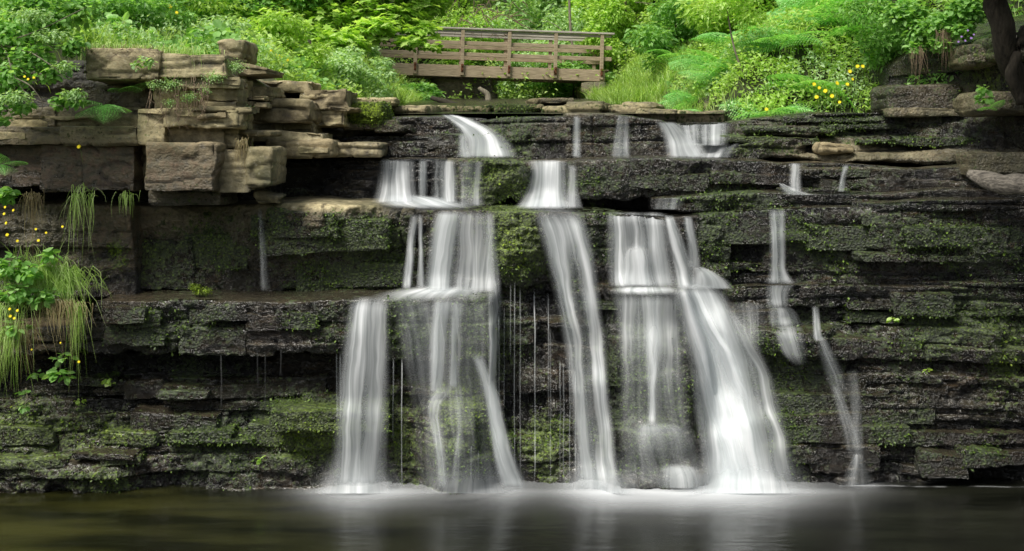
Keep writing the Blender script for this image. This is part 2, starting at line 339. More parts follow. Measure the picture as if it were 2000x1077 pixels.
def tier(name, label, st, top=1.0, under=0.4, big=(0.33, 0.9, 0.10), small=(0.085, 0.35, 0.035), rough=0.02, bulges=(), ends=(0, 0), seed=1,
         rag=6, tilt=0.02, extra=(0, 0, 0), res=0.0145, cat='rock ledge', liprough=5):
    """a bed of rock: flat top running back, rounded lip, broken face, underside"""
    st = np.array(st, float)
    px0, px1 = st[0, 0], st[-1, 0]
    Ym = st[:, 2].mean()
    nu = int((px1-px0)/FPX*Ym/res) + 2
    pu = np.linspace(px0, px1, nu)
    f = lambda k: np.interp(pu, st[:, 0], st[:, k])
    pyt, Yt, pyb, Yb = f(1), f(2), f(3), f(4)
    pyt = pyt + liprough*0.5*fbm(pu*0.012, 0*pu, 0*pu, 4, seed+50)
    pyb = pyb + rag*fbm(pu*0.02, 0*pu, 0*pu, 4, seed+51)*2 + rag*0.5*vn(pu*0.09, 0*pu, 0*pu, seed+52)
    X = (pu-1000)/FPX*Yt
    zt = H + (HZ-pyt)/FPX*Yt; zb = H + (HZ-pyb)/FPX*Yb
    Hh = (zt-zb).max()
    nf = max(6, int(Hh/res)); nt = 14; nd = 7
    t = np.linspace(0, 1, nf)[None, :]
    Z = zt[:, None] + (zb-zt)[:, None]*t
    Yf = Yt[:, None] + (Yb-Yt)[:, None]*t
    XX = X[:, None] + 0*t
    d = strata(XX, Z, *big[:3], 0.06, seed, 0.035, 0.014)
    d = d + strata(XX, Z, *small[:3], 0.022, seed+20, 0.05, 0.009) * sstep(-0.5, 0.3, vn(XX*0.9, Z*1.4, 0*Z, seed+9))
    d = d + rough*2.2*fbm(XX*2.5, Z*4, 0*Z, 4, seed+30) + rough*1.1*fbm(XX*14, Z*18, 0*Z, 3, seed+31)
    d = d + 0.10*vn(XX*0.9, Z*0.7, 0*Z, seed+35) + 0.05*vn(XX*2.1, Z*1.7, 0*Z, seed+36)
    # broken, angular facets
    fc = vn(XX*3.1+0.4*vn(XX*7, Z*7, 0*Z, seed+38), Z*4.2, 0*Z, seed+37); d = d + 0.022*np.round(fc*3)/1.5
    ch = fbm(XX*3.2+9, Z*5.5, 0*Z, 2, seed+33)
    d = d - 0.05*np.clip(ch-0.22, 0, 1)*2.0
    PX = XX/Yf*FPX+1000; PY = HZ-(Z-H)/Yf*FPX
    for (a, b, c, e, g) in bulges:
        q = ((PX-a)/c)**2 + ((PY-b)/e)**2
        d = d + g*np.exp(-q**1.3)
    mz = zone(MOSS, PX.ravel(), PY.ravel()).reshape(PX.shape)
    d = d + 0.10*np.clip(mz, 0, 1)*fbm(XX*7, Z*7, 0*Z, 3, seed+40) + 0.05*np.clip(mz, 0, 1)*np.abs(vn(XX*19, Z*17, 0*Z, seed+41))
    dist = t*(zt-zb)[:, None]
    lip = 0.035
    d = d - lip*np.clip(1-dist/lip, 0, 1)**2 * 1.0
    bl = 0.03; d = d - bl*np.clip(1-((zt-zb)[:, None]-dist)/bl, 0, 1)**2
    if ends[0]:
        q = np.clip(1-(pu-px0)/ends[0], 0, 1)[:, None]; d = d - ends[0]/FPX*Ym*(1-np.sqrt(np.clip(1-q*q, 0, 1)))*1.2
    if ends[1]:
        q = np.clip(1-(px1-pu)/ends[1], 0, 1)[:, None]; d = d - ends[1]/FPX*Ym*(1-np.sqrt(np.clip(1-q*q, 0, 1)))*1.2
    Yface = Yf - d
    face = np.stack([XX, Yface, Z], 2)
    s = (np.linspace(1, 0, nt)**1.8)[None, :-0 or None][:, :-1]
    Yl = Yface[:, :1]
    Ytop = Yl + top*s
    Xt = X[:, None] + 0*s
    Zt = zt[:, None] + tilt*top*s + 0.03*fbm(Xt*2, Ytop*3, 0*Xt, 3, seed+60)*np.clip(s*8, 0, 1) 
    topg = np.stack([Xt, Ytop, Zt], 2)
    s2 = np.linspace(0, 1, nd)[None, 1:]
    Yu = Yface[:, -1:] + under*s2
    und = np.stack([X[:, None]+0*s2, Yu, zb[:, None] - 0.03*s2 + 0.03*fbm(X[:, None]*3+0*s2, Yu*3, 0*Yu, 2, seed+61)], 2)
    G = np.concatenate([topg, face, und], 1)
    D = np.concatenate([np.zeros((nu, topg.shape[1])), d, np.zeros((nu, und.shape[1]))], 1)
    L = G[:1].copy(); L[..., 1] += max(top, under, 0.6); R = G[-1:].copy(); R[..., 1] += max(top, under, 0.6)
    G = np.concatenate([L, G, R], 0); D = np.concatenate([D[:1], D, D[-1:]], 0)
    nv = G.shape[1]
    V = G.reshape(-1, 3)
    a1, a2, mo, ye = rock_attrs(V, (D-np.median(D)).ravel(), extra)
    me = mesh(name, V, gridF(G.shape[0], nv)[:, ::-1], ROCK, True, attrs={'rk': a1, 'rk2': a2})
    o = link(me, name); tag(o, label, cat)
    add_depth(face.reshape(-1, 3)); add_depth(topg.reshape(-1, 3))
    ROCKV.append((V, -grid_normals(G).reshape(-1, 3) * np.sign(1), mo, ye))
    return o

def block(name, label, px0, py0, px1, py1, Y, deep=0.6, seed=1, tiltx=0.0, rot=0.0, r=0.016, rough=0.013, extra=(0, 0, 0), cat='rock', group=None, wedge=0.0, slant=0.0, res=0.018, lay=1.0):
    if cat == 'rock' and name != 'jutting_rock': px0, px1, py0, py1 = px0-2, px1+2, py0-1.5, py1+1.5
    a = P(px0, py0, Y); b = P(px1, py1, Y)
    w, h = abs(b[0]-a[0])/2, abs(a[2]-b[2])/2; dp = deep/2
    c = np.array([(a[0]+b[0])/2, Y+dp, (a[2]+b[2])/2])
    hs = np.array([w, dp, h]); r = min(r, w*.6, dp*.6, h*.6)
    Vs, Fs, off = [], [], 0
    for ax in range(3):
        for sg in (-1, 1):
            u, v = [(1, 2), (2, 0), (0, 1)][ax]
            nu = max(5, int(2*hs[u]/res)); nv = max(5, int(2*hs[v]/res))
            g = np.zeros((nu, nv, 3)); g[..., ax] = sg*hs[ax]
            g[..., u] = np.linspace(-hs[u], hs[u], nu)[:, None]; g[..., v] = np.linspace(-hs[v], hs[v], nv)[None, :]
            Vs.append(g.reshape(-1, 3)); F = gridF(nu, nv, off); Fs.append(F if sg > 0 else F[:, ::-1]); off += nu*nv
    p = np.concatenate(Vs); F = np.concatenate(Fs)
    core = np.clip(p, -(hs-r), hs-r); dl = p-core; ln = np.linalg.norm(dl, axis=1, keepdims=True)
    nrm = dl/np.maximum(ln, 1e-9); q = core + nrm*r
    X, Yy, Z = (q+c).T
    n = rough*2.4*fbm(X*1.8+seed, Yy*1.8, Z*2.5, 3, seed) + rough*1.0*fbm(X*9, Yy*9, Z*14, 4, seed+7)
    n = n + lay*0.45*strata(X+Yy*0.6, Z, 0.11, 0.6, 0.035, 0.03, seed+11, 0.03, 0.008)*(np.abs(nrm[:, 2]) < 0.75)
    ew = np.clip(np.abs(nrm).sum(1)-1.0, 0, .7)
    n = n - 0.045*np.clip(vn(X*8+seed, Yy*7, Z*7, seed+15), 0, 1)*ew*2 - 0.02*(np.abs(vn(X*1.9+seed, Yy*1.9, Z*6, seed+16)) < .05)
    # knocked-off corners
    ch = fbm(X*2.3+5*seed, Yy*2.3, Z*3.2, 2, seed+13)
    n = n - 0.13*np.clip(ch-0.18, 0, 1)*np.clip(np.abs(nrm).sum(1)-1.0, 0.25, .7)*2
    q = q + nrm*n[:, None]
    tt = q[:, 0]/max(w, 1e-6)
    q[:, 2] = q[:, 2]*(1 - wedge*(tt*0.5+0.5)) - wedge*h*(tt*0.5+0.5)*0.6 + slant*q[:, 0]
    q[:, 0] += 0.12*w*vn(Z*4, Yy*2, 0*Z, seed+21)*np.abs(nrm[:, 0])
    M = np.array((Matrix.Rotation(rot, 3, 'Z') @ Matrix.Rotation(tiltx, 3, 'X')))
    q = q @ M.T
    V = q + c
    a1, a2, mo, ye = rock_attrs(V, n, extra)
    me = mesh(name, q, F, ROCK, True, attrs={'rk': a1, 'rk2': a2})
    o = link(me, name, loc=c); tag(o, label, cat, group)
    add_depth(V)
    nr = nrm @ M.T
    ROCKV.append((V, nr, mo, ye))
    return o

# ================================================================== ROCK BEDS
tier('cliff', 'dark wet lower rock face under the left overhang, mossy down to the pool',
     [(-260, 690, 12.5, 1005, 11.65), (200, 690, 12.45, 1000, 11.7), (500, 685, 12.5, 990, 11.85), (760, 690, 12.5, 985, 12.0), (985, 690, 12.55, 980, 12.05)],
     top=0.5, under=0.2, big=(0.19, 1.1, 0.12), small=(0.05, 0.35, 0.05), rough=0.028, seed=101, rag=3, cat='cliff',
     bulges=[(600, 860, 70, 80, .12), (180, 930, 90, 40, .12), (400, 880, 80, 70, .08), (885, 855, 62, 125, .6), (800, 860, 40, 110, .1)])
tier('cliff', 'black recessed rock wall between the left falls and the leaping central fall',
     [(930, 545, 12.85, 980, 12.15), (1060, 545, 12.9, 980, 12.15), (1215, 550, 12.8, 980, 12.15)], top=0.3, under=0.2,
     big=(0.27, 0.5, 0.16), small=(0.07, 0.25, 0.05), rough=0.03, seed=133, rag=3, cat='cliff', bulges=[(1050, 880, 50, 70, .12), (1125, 620, 30, 60, .1)])
tier('mossy_buttress', 'mossy rock buttress veiled by thin white water right of the leaping fall',
     [(1182, 563, 12.45, 985, 11.95), (1260, 567, 12.35, 985, 11.85), (1335, 565, 12.4, 985, 11.9), (1352, 640, 12.45, 985, 12.0), (1392, 840, 12.4, 985, 12.1)], top=0.7, under=0.2,
     big=(0.5, 0.8, 0.08), small=(0.12, 0.3, 0.03), rough=0.03, seed=144, rag=2, cat='rock', bulges=[(1280, 690, 70, 90, .1), (1270, 860, 60, 40, .14), (1330, 930, 50, 25, .12)], ends=(20, 30), liprough=2)
tier('cliff', 'wet black stepped rock face right of the big white fall, running into the pool',
     [(1330, 600, 12.9, 985, 12.2), (1440, 575, 12.75, 980, 12.1), (1600, 600, 12.65, 975, 12.0), (1800, 605, 12.6, 975, 12.05), (2000, 600, 12.5, 975, 12.05), (2260, 600, 12.4, 975, 12.0)], top=0.5, under=0.2,
     big=(0.21, 0.9, 0.15), small=(0.06, 0.3, 0.06), rough=0.034, seed=155, rag=3, cat='cliff',
     bulges=[(1500, 710, 50, 50, .14), (1590, 700, 60, 50, .18), (1690, 690, 70, 40, .1), (1530, 850, 60, 50, .12), (1680, 900, 40, 60, .12), (1900, 650, 100, 40, .12)])
tier('rock_ledge', 'narrow dark ledge with a bright wet edge right of the big fall',
     [(1410, 562, 12.6, 603, 12.62), (1560, 558, 12.55, 600, 12.6), (1750, 553, 12.5, 612, 12.55), (2000, 550, 12.4, 612, 12.45), (2260, 550, 12.3, 612, 12.4)], top=0.6, under=0.3,
     big=(0.12, 0.6, 0.08), small=(0.05, 0.3, 0.04), seed=162, rag=5, ends=(30, 0), liprough=3)
tier('rock_ledge', 'small broken step of wet rock where the thin right cascade splits',
     [(1450, 640, 12.3, 680, 12.35), (1560, 645, 12.25, 690, 12.3), (1640, 640, 12.35, 690, 12.4)], top=0.4, under=0.3,
     big=(0.12, 0.3, 0.08), small=(0.05, 0.2, 0.04), seed=167, rag=8, ends=(30, 30))
tier('rock_ledge', 'mossy overhanging ledge on the left, dripping above the black recess',
     [(-260, 640, 11.95, 700, 11.98), (150, 640, 11.95, 695, 11.98), (185, 590, 11.95, 690, 12.0), (350, 587, 11.9, 692, 11.98), (500, 588, 11.92, 688, 12.0), (700, 585, 11.95, 695, 12.02), (760, 583, 11.98, 700, 12.05), (965, 578, 12.1, 705, 12.2)],
     top=1.1, under=0.7, big=(0.26, 0.75, 0.10), small=(0.06, 0.3, 0.03), rough=0.026, seed=171, rag=8, ends=(0, 25),
     bulges=[(360, 625, 60, 30, -.05), (470, 640, 40, 30, -.12), (620, 660, 60, 30, .06), (790, 650, 40, 50, .08)])
tier('cliff', 'brown and mossy middle rock face on the left under the dry sandstone blocks',
     [(-260, 396, 12.45, 585, 12.4), (150, 398, 12.45, 585, 12.4), (265, 400, 12.5, 585, 12.45), (285, 400, 12.75, 580, 12.85), (400, 400, 12.75, 575, 12.75), (500, 398, 12.6, 575, 12.7), (620, 396, 12.5, 562, 12.7), (810, 406, 12.6, 562, 12.75)],
     top=1.3, under=0.4, big=(0.62, 1.1, 0.09), small=(0.16, 0.5, 0.03), rough=0.026, seed=186, rag=4, cat='cliff', bulges=[(640, 430, 120, 40, .08), (760, 460, 50, 60, .07)], ends=(0, 0), liprough=3)
tier('cliff', 'central wet rock lip with a bright mossy pillar between the falls',
     [(795, 408, 12.72, 575, 12.8), (960, 411, 12.7, 555, 12.85), (1060, 412, 12.7, 550, 12.9), (1190, 416, 12.72, 565, 12.8), (1300, 424, 12.72, 570, 12.75), (1425, 415, 12.75, 570, 12.8)],
     top=1.2, under=0.5, big=(0.3, 0.5, 0.08), small=(0.11, 0.3, 0.03), rough=0.026, seed=197, rag=7, cat='cliff', bulges=[(1012, 480, 52, 80, .24), (1150, 470, 35, 70, .1), (1240, 510, 30, 40, .14), (1385, 540, 40, 25, .16)], liprough=1.5)
tier('cliff', 'wide mossy rock face with thin wet bedding lines on the right',
     [(1415, 414, 12.8, 560, 12.8), (1530, 408, 12.75, 560, 12.75), (1640, 406, 12.65, 560, 12.7), (1850, 404, 12.5, 560, 12.55), (2000, 396, 12.4, 556, 12.4), (2260, 390, 12.3, 556, 12.3)],
     top=1.0, under=0.4, big=(0.36, 1.6, 0.10), small=(0.09, 0.7, 0.045), rough=0.026, seed=208, rag=4, cat='cliff', bulges=[(1700, 490, 140, 40, .06), (1850, 485, 120, 35, .08), (1600, 425, 200, 10, .05)], liprough=2)
# third bed
tier('rock_ledge', 'glistening black step left of the middle falls, below the dry slabs',
     [(470, 318, 13.6, 410, 13.5), (620, 312, 13.6, 410, 13.5), (735, 311, 13.55, 410, 13.5), (890, 311, 13.6, 412, 13.55)], top=1.0, extra=(0, -1, 0), under=0.3,
     big=(0.14, 0.28, 0.07), small=(0.05, 0.12, 0.03), rough=0.028, seed=219, rag=2, liprough=2)
tier('mossy_block', 'mossy rock block between the two middle falls, its right end broken off',
     [(872, 313, 13.4, 402, 13.42), (960, 313, 13.32, 400, 13.36), (1012, 316, 13.35, 388, 13.38), (1036, 335, 13.45, 372, 13.45)], top=1.0, under=0.6,
     big=(0.5, 0.7, 0.05), small=(0.1, 0.25, 0.03), rough=0.028, seed=226, rag=8, ends=(10, 25), liprough=2, cat='rock')
tier('rock_ledge', 'recessed rock step hidden behind the short wide middle fall',
     [(1010, 315, 13.75, 412, 13.6), (1140, 313, 13.75, 412, 13.6)], top=0.8, under=0.2, seed=231, rag=2, liprough=1)
tier('rock_ledge', 'long dark wet block with green tinged face, undercut along its base',
     [(1108, 318, 13.4, 384, 13.42), (1150, 311, 13.3, 387, 13.35), (1290, 309, 13.3, 386, 13.35), (1500, 316, 13.3, 384, 13.35), (1545, 322, 13.4, 384, 13.45)], top=1.1, under=0.7,
     big=(0.6, 1.4, 0.05), small=(0.14, 0.5, 0.02), rough=0.026, seed=244, rag=5, ends=(18, 18), liprough=2)
tier('rock_ledge', 'layered black step with trickles at right of the long wet block',
     [(1515, 320, 13.6, 410, 13.5), (1640, 318, 13.5, 410, 13.4), (1800, 330, 13.2, 408, 13.1), (1900, 326, 13.0, 405, 12.95), (2260, 320, 12.8, 405, 12.8)], top=1.1, under=0.3,
     big=(0.17, 0.9, 0.12), small=(0.06, 0.4, 0.04), rough=0.026, seed=255, rag=3, liprough=3)
tier('cliff', 'black shadowed rock at the base of the long undercut block', [(1095, 385, 13.75, 415, 13.7), (1530, 380, 13.75, 415, 13.6)], top=0.3, under=0.2, seed=261, rag=2, cat='cliff')
tier('rock_ledge', 'low mossy ledge with a thin bright lip running right below the black steps',
     [(1275, 390, 13.05, 413, 13.1), (1340, 384, 13.0, 413, 13.05), (1430, 377, 12.98, 413, 13.02), (1560, 377, 12.95, 411, 13.0), (1750, 377, 12.9, 410, 12.92), (1850, 368, 12.8, 408, 12.85), (2260, 362, 12.6, 400, 12.6)], top=0.8, under=0.4,
     big=(0.12, 0.7, 0.05), small=(0.05, 0.3, 0.02), seed=272, rag=4, ends=(25, 0), liprough=2)
tier('rock_ledge', 'thin dark bedding shelf under the driftwood log', [(1690, 400, 12.45, 418, 12.5), (1850, 392, 12.35, 414, 12.4), (2260, 385, 12.2, 412, 12.3)], top=0.6, under=0.3, big=(0.1, .9, .05), small=(.04, .3, .02), seed=277, rag=2, ends=(60, 0), liprough=3)
# top bed
tier('rock_ledge', 'lower of two dark wet steps beside the top chute', [(600, 268, 14.2, 318, 14.1), (760, 266, 14.2, 318, 14.1), (945, 268, 14.25, 318, 14.1)], top=1.0, extra=(0, -1, 0), under=0.2,
     big=(0.16, 0.5, 0.07), small=(0.05, 0.2, 0.03), rough=0.028, seed=283, rag=2, liprough=3)
tier('rock_ledge', 'upper of two dark wet steps beside the top chute', [(660, 240, 14.9, 275, 14.8), (760, 228, 14.9, 275, 14.8), (860, 226, 14.95, 275, 14.8), (950, 232, 15.0, 275, 14.85)], top=1.0, extra=(0, -1, 0), under=0.2,
     big=(0.12, 0.5, 0.07), small=(0.05, 0.2, 0.03), rough=0.028, seed=288, rag=2, liprough=4)
tier('mossy_block', 'broad mossy rock step right of the top chute', [(925, 238, 14.75, 316, 14.3), (985, 228, 14.6, 316, 14.3), (1115, 228, 14.5, 316, 14.3)], top=1.0, under=0.2,
     big=(0.26, 0.6, 0.10), small=(0.08, 0.3, 0.03), rough=0.028, seed=291, rag=2, ends=(30, 0), liprough=3, cat='rock')
tier('rock_ledge', 'black wet top wall with two thin trickles', [(1105, 222, 14.5, 316, 14.35), (1200, 223, 14.45, 316, 14.3), (1290, 235, 14.45, 316, 14.3), (1315, 245, 14.5, 316, 14.35)], top=1.2, under=0.2,
     big=(0.3, 0.6, 0.05), small=(0.08, 0.3, 0.02), rough=0.026, seed=303, rag=2, ends=(0, 22), liprough=2)
tier('rock_ledge', 'recessed wet rock behind the top right fall', [(1280, 240, 15.0, 285, 14.8), (1440, 240, 15.0, 285, 14.8)], top=1.2, under=0.2, seed=306, rag=2, liprough=1.5)
tier('rock_ledge', 'low wet rock step at the foot of the top right fall', [(1290, 282, 14.55, 316, 14.4), (1460, 280, 14.5, 316, 14.4)], top=0.6, under=0.2, seed=309, rag=2, liprough=2)
tier('rock_ledge', 'big mossy layered ledge at the top right with pale bedding edges',
     [(1425, 240, 14.7, 290, 14.4), (1500, 228, 14.5, 300, 14.2), (1600, 219, 14.4, 316, 13.9), (1750, 221, 14.3, 316, 13.8), (1900, 222, 13.9, 330, 13.4), (2080, 226, 13.5, 340, 13.1), (2260, 226, 13.2, 340, 13.0)], top=1.3, under=0.3,
     big=(0.15, 1.9, 0.24), small=(0.05, 0.8, 0.05), rough=0.024, seed=317, rag=3, ends=(15, 0), liprough=4)
tier('mossy_boulder', 'flat mossy slab lying beside the top right fall', [(1418, 290, 14.0, 314, 14.0), (1480, 276, 13.9, 314, 13.95), (1555, 270, 13.9, 306, 13.95), (1580, 280, 13.95, 304, 14.0)], top=0.8, under=0.4,
     big=(0.3, 0.9, 0.03), small=(0.08, 0.4, 0.02), seed=322, ends=(20, 12), rag=3, liprough=2, cat='rock')
tier('cliff', 'shadowed rock wall rising at the far right under the tree roots',
     [(1735, 130, 15.4, 226, 15.0), (1780, 105, 15.0, 226, 14.7), (1880, 85, 14.4, 230, 14.1), (1960, 70, 13.6, 260, 13.3), (2060, 40, 13.0, 330, 12.9), (2260, 20, 12.6, 400, 12.5)], top=3.0, under=0.2,
     big=(0.42, 0.7, 0.22), small=(0.11, 0.4, 0.06), rough=0.04, seed=333, rag=3, ends=(20, 0), liprough=16, cat='cliff', tilt=0.1)
tier('cliff', 'dark recess wall behind the dry sandstone blocks on the left',
     [(-260, 130, 12.75, 405, 12.8), (180, 115, 12.75, 405, 12.8), (470, 150, 12.9, 405, 12.9), (545, 185, 13.3, 405, 13.3)], top=1.5, under=0.2,
     big=(0.25, 0.7, 0.14), small=(0.08, 0.3, 0.04), rough=0.03, seed=341, rag=3, cat='cliff', extra=(0, -.5, 0), tilt=0.05)
tier('rock_ledge', 'shaded wall of rock carrying the dry slabs above the wet left steps', [(450, 185, 14.1, 320, 13.9), (600, 180, 14.3, 320, 14.1), (760, 222, 15.1, 320, 14.6)], top=1.6, under=0.2,
     big=(0.16, 0.6, 0.14), small=(0.06, 0.3, 0.04), seed=347, rag=2, liprough=4, extra=(0, -.5, 0))

# dry sandstone blocks, left
DB = [  # px0, py0, px1, py1, Y, depth, label, kw
 (165, 97, 304, 154, 11.9, 1.0, 'olive sandstone block at the left end of the topmost row', dict(rot=.03)),
 (300, 104, 440, 150, 11.95, 1.0, 'pale topmost sandstone block with a white corner stain', dict(rot=-.03, wedge=.1)),
 (425, 112, 522, 148, 12.5, .9, 'thin wedge of sandstone sloping down under the grass', dict(wedge=.75)),
 (349, 151, 462, 172, 12.0, .8, 'thin pale slab directly under the stained topmost block', {}),
 (300, 168, 400, 214, 12.25, .7, 'root covered block set back in the middle of the left stack', dict(extra=(.1, -.3, 0))),
 (395, 172, 464, 196, 12.08, .7, 'small pale slab at the right edge of the stack, above its twin', {}),
 (398, 197, 463, 214, 12.04, .7, 'thin slab at the right edge of the stack, below its twin', {}),
 (316, 214, 462, 249, 11.88, .8, 'smooth rectangular sandstone slab with hanging roots across it', dict(rot=.02)),
 (270, 214, 322, 281, 11.92, .8, 'greenish upright block left of the root hung slab', dict(extra=(.25, -.2, 0))),
 (305, 248, 434, 281, 12.08, .8, 'dark block in shade below the root hung slab', dict(extra=(.15, -.55, 0))),
 (432, 249, 466, 287, 12.15, .7, 'narrow brown block beside the dark shaded one', dict(extra=(.1, -.2, 0))),
 (-150, 249, 124, 281, 11.95, .9, 'long low slab at the far left edge of the overhanging course', dict(extra=(.1, -.35, 0))),
 (122, 249, 267, 283, 11.92, .9, 'long low slab of the overhanging course, next to the green upright block', dict(extra=(.2, -.35, 0))),
 (-150, 212, 110, 250, 12.2, .8, 'set back slab behind the hanging bush on the left', dict(extra=(.1, -.5, .1))),
 (108, 212, 272, 250, 12.22, .8, 'set back slab behind the fern on the left', dict(extra=(.1, -.5, .2))),
 (160, 165, 292, 213, 12.55, .6, 'black recessed block under the olive topmost block', dict(extra=(0, -.9, 0))),
 (259, 281, 289, 371, 11.72, .9, 'green tinged corner of the biggest block, turned towards the left', dict(extra=(.35, -.1, 0), rot=.5, r=.012)),
 (284, 281, 416, 373, 11.7, .9, 'biggest square block of the left stack, stained rust brown', dict(extra=(0, -.35, .25), r=.02)),
 (415, 292, 488, 374, 11.95, .8, 'tan block with a jutting slanted crack right of the biggest block', {}),
 (484, 290, 530, 363, 11.9, .8, 'tan upright end block at the right of the left stack', dict(r=.02)),
 (22, 283, 84, 362, 12.1, .7, 'dark brown block under the overhang, leftmost of three', dict(extra=(0, -.55, .1))),
 (82, 283, 162, 372, 12.02, .7, 'rust patched block under the overhang, middle of three', dict(extra=(0, -.5, .5))),
 (160, 283, 262, 372, 12.0, .7, 'rust patched block under the overhang, next to the biggest block', dict(extra=(0, -.5, .5))),
 (-150, 283, 24, 370, 12.1, .7, 'dark block at the left margin behind the yellow flowers', dict(extra=(.1, -.6, 0))),
 (292, 373, 431, 400, 12.0, .6, 'low flat stone propping the biggest block', dict(extra=(.15, -.35, 0))),
 (498, 374, 548, 399, 12.2, .35, 'small loose triangular stone on the ledge beside the black gap', dict(r=.08, wedge=.3)),
 (464, 190, 602, 241, 12.9, .9, 'pale slanting boulder right of the left stack', dict(r=.05, wedge=.12)),
 (483, 173, 532, 191, 12.9, .6, 'small pale slab on top of the slanting boulder', {}),
 (486, 158, 604, 179, 13.5, .8, 'long thin slab behind the slanting boulder', dict(slant=-.04)),
 (598, 176, 677, 216, 13.4, .9, 'brown block with a cut right end above the black gap', dict(r=.02)),
 (604, 212, 668, 246, 13.45, .9, 'lower brown block with a shadow under its right end', dict(extra=(0, -.2, 0))),
 (549, 241, 611, 264, 13.3, .7, 'small block wedged under the slanting boulder, on the right', {}),
 (498, 242, 547, 262, 13.2, .7, 'small block wedged under the slanting boulder, on the left', {}),
 (482, 258, 626, 279, 12.95, .9, 'long wavy pale slab, upper one above the black wet steps', dict(slant=-.06)),
 (514, 274, 643, 307, 12.9, .9, 'thick tan slab resting directly on the black wet steps', dict(r=.04)),
 (640, 279, 742, 306, 13.3, .9, 'tan slab reaching furthest right towards the falls', dict(r=.04)),
 (425, 78, 474, 118, 13.6, .8, 'grey rock poking from the grass above the left stack', dict(r=.06)),
 (1606, 283, 1668, 297, 13.72, .5, 'tan patch of broken stone in the big mossy ledge', dict(extra=(0, .5, 0), r=.04, wedge=.3, rough=.03)),
 (1740, 165, 1885, 224, 14.2, .9, 'broad rounded boulder at the foot of the dark right wall', dict(r=.12, extra=(.2, -.1, 0))),
 (1745, 212, 1882, 226, 13.9, .8, 'flat thin slab in front of the broad rounded boulder', dict(extra=(0, .1, 0))),
 (1912, 180, 2060, 224, 12.9, .8, 'rounded boulder at the right margin below the leaning trunk', dict(r=.12, extra=(.1, .1, 0))),
 (1896, 86, 1950, 128, 13.5, .7, 'grey angular rock high on the dark right wall', dict(r=.06, extra=(.1, .15, 0))),
 (1950, 68, 2060, 118, 13.1, .8, 'mossy topped rock beside the leaning trunk', dict(r=.08, extra=(.3, .1, 0))),
 (1908, 300, 2080, 340, 12.55, .6, 'low brown block behind the driftwood log', dict(extra=(.1, .1, 0))),
 (1420, 150, 1456, 195, 17.2, .6, 'reddish rock half buried in the fern bank', dict(r=.08, extra=(.1, .5, .3))),
 (1425, 190, 1462, 222, 16.6, .6, 'small grey rock at the foot of the fern bank', dict(r=.08, extra=(.1, .5, 0))),
 (1380, 185, 1425, 225, 16.8, .7, 'mossy brown rock where the fern bank meets the stream', dict(r=.1, extra=(.6, .2, .2))),
 (678, 200, 752, 243, 14.0, .9, 'rock covered in bright yellow green moss beside the top steps', dict(r=.1, extra=(1.0, 0, 0))),
 (690, 192, 770, 206, 15.2, .8, 'low tan slab behind the bright moss rock', dict(r=.04, extra=(.1, .8, 0))),
]
for i, (a, b, c, d, Y, dp, lab, kw) in enumerate(DB):
    ex = kw.pop('extra', (0, 0, 0))
    nm = 'boulder' if ('boulder' in lab or kw.get('r', 0) >= .08) else ('stone_slab' if 'slab' in lab else 'sandstone_block')
    block(nm, lab, a, b, c, d, Y, dp, seed=400+i*7, extra=(ex[0], ex[1]+.15, ex[2]*.7), **kw)

# stones along the stream bed
river = [(740, 207, 800, 222, 15.6, 'low dark stone next to the bright moss rock'), (795, 205, 850, 224, 15.7, 'brown stone above the top of the wet steps'), (845, 208, 895, 222, 16.6, 'grey stone where the stream enters the chute'),
         (905, 206, 972, 220, 16.3, 'long pale stone right of the chute head'), (965, 203, 1060, 220, 16.0, 'rounded stone with a pale top in the middle of the row'), (1062, 206, 1125, 224, 15.9, 'light brown stone right of the rounded one'), (1118, 198, 1195, 224, 15.8, 'largest stone of the stream row, tufted with moss'),
         (1190, 205, 1250, 224, 15.9, 'flat stone right of the tufted stone'), (1228, 198, 1300, 240, 16.4, 'broad brown stone near the top right fall'), (1245, 213, 1330, 243, 15.45, 'thin slab lying flat by the top right fall'), (1300, 214, 1440, 243, 15.45, 'last low stone of the row before the fern bank'),
         (1146, 160, 1196, 182, 30.2, 'top stone of the rubble abutment under the right end of the bridge'), (1150, 178, 1200, 200, 30.0, 'bottom stone of the rubble abutment under the right end of the bridge'), (1040, 190, 1110, 203, 20, 'distant grey stone in the stream bed')]
for i, (a, b, c, d, Y, lab) in enumerate(river):
    block('river_stone', lab, a, b, c, d, Y, 1.0 if Y < 20 else 1.4, seed=800+i*5, r=.10, rot=random.uniform(-.3, .3), extra=(.25, .55, 0), res=.02 if Y < 20 else .05, cat='stone')
block('abutment_wall', 'dark shadowed stone abutment under the left half of the bridge', 842, 150, 965, 212, 31.4, 1.4, seed=871, r=.05, rough=.06, extra=(.15, 0, 0), cat='wall', res=.05, lay=3)
block('abutment_wall', 'mossy grey stone abutment under the left end of the bridge', 700, 140, 752, 212, 31.0, 1.6, seed=872, r=.05, rough=.05, extra=(.5, .3, 0), cat='wall', res=.05, lay=3)

# fill the depth map
for _ in range(3):
    D2 = DEPTH.copy()
    for dx in (-1, 0, 1):
        for dy in (-1, 0, 1):
            D2 = np.minimum(D2, np.roll(np.roll(DEPTH, dx, 0), dy, 1))
    DEPTH = np.where(DEPTH > 90, D2, DEPTH)
def depth_at(px, py):
    i = np.clip(((px-GX0)/GC).astype(int), 1, DEPTH.shape[0]-2); j = np.clip(((py-GY0)/GC).astype(int), 1, DEPTH.shape[1]-2)
    return np.minimum.reduce([DEPTH[i, j], DEPTH[i-1, j], DEPTH[i+1, j]])

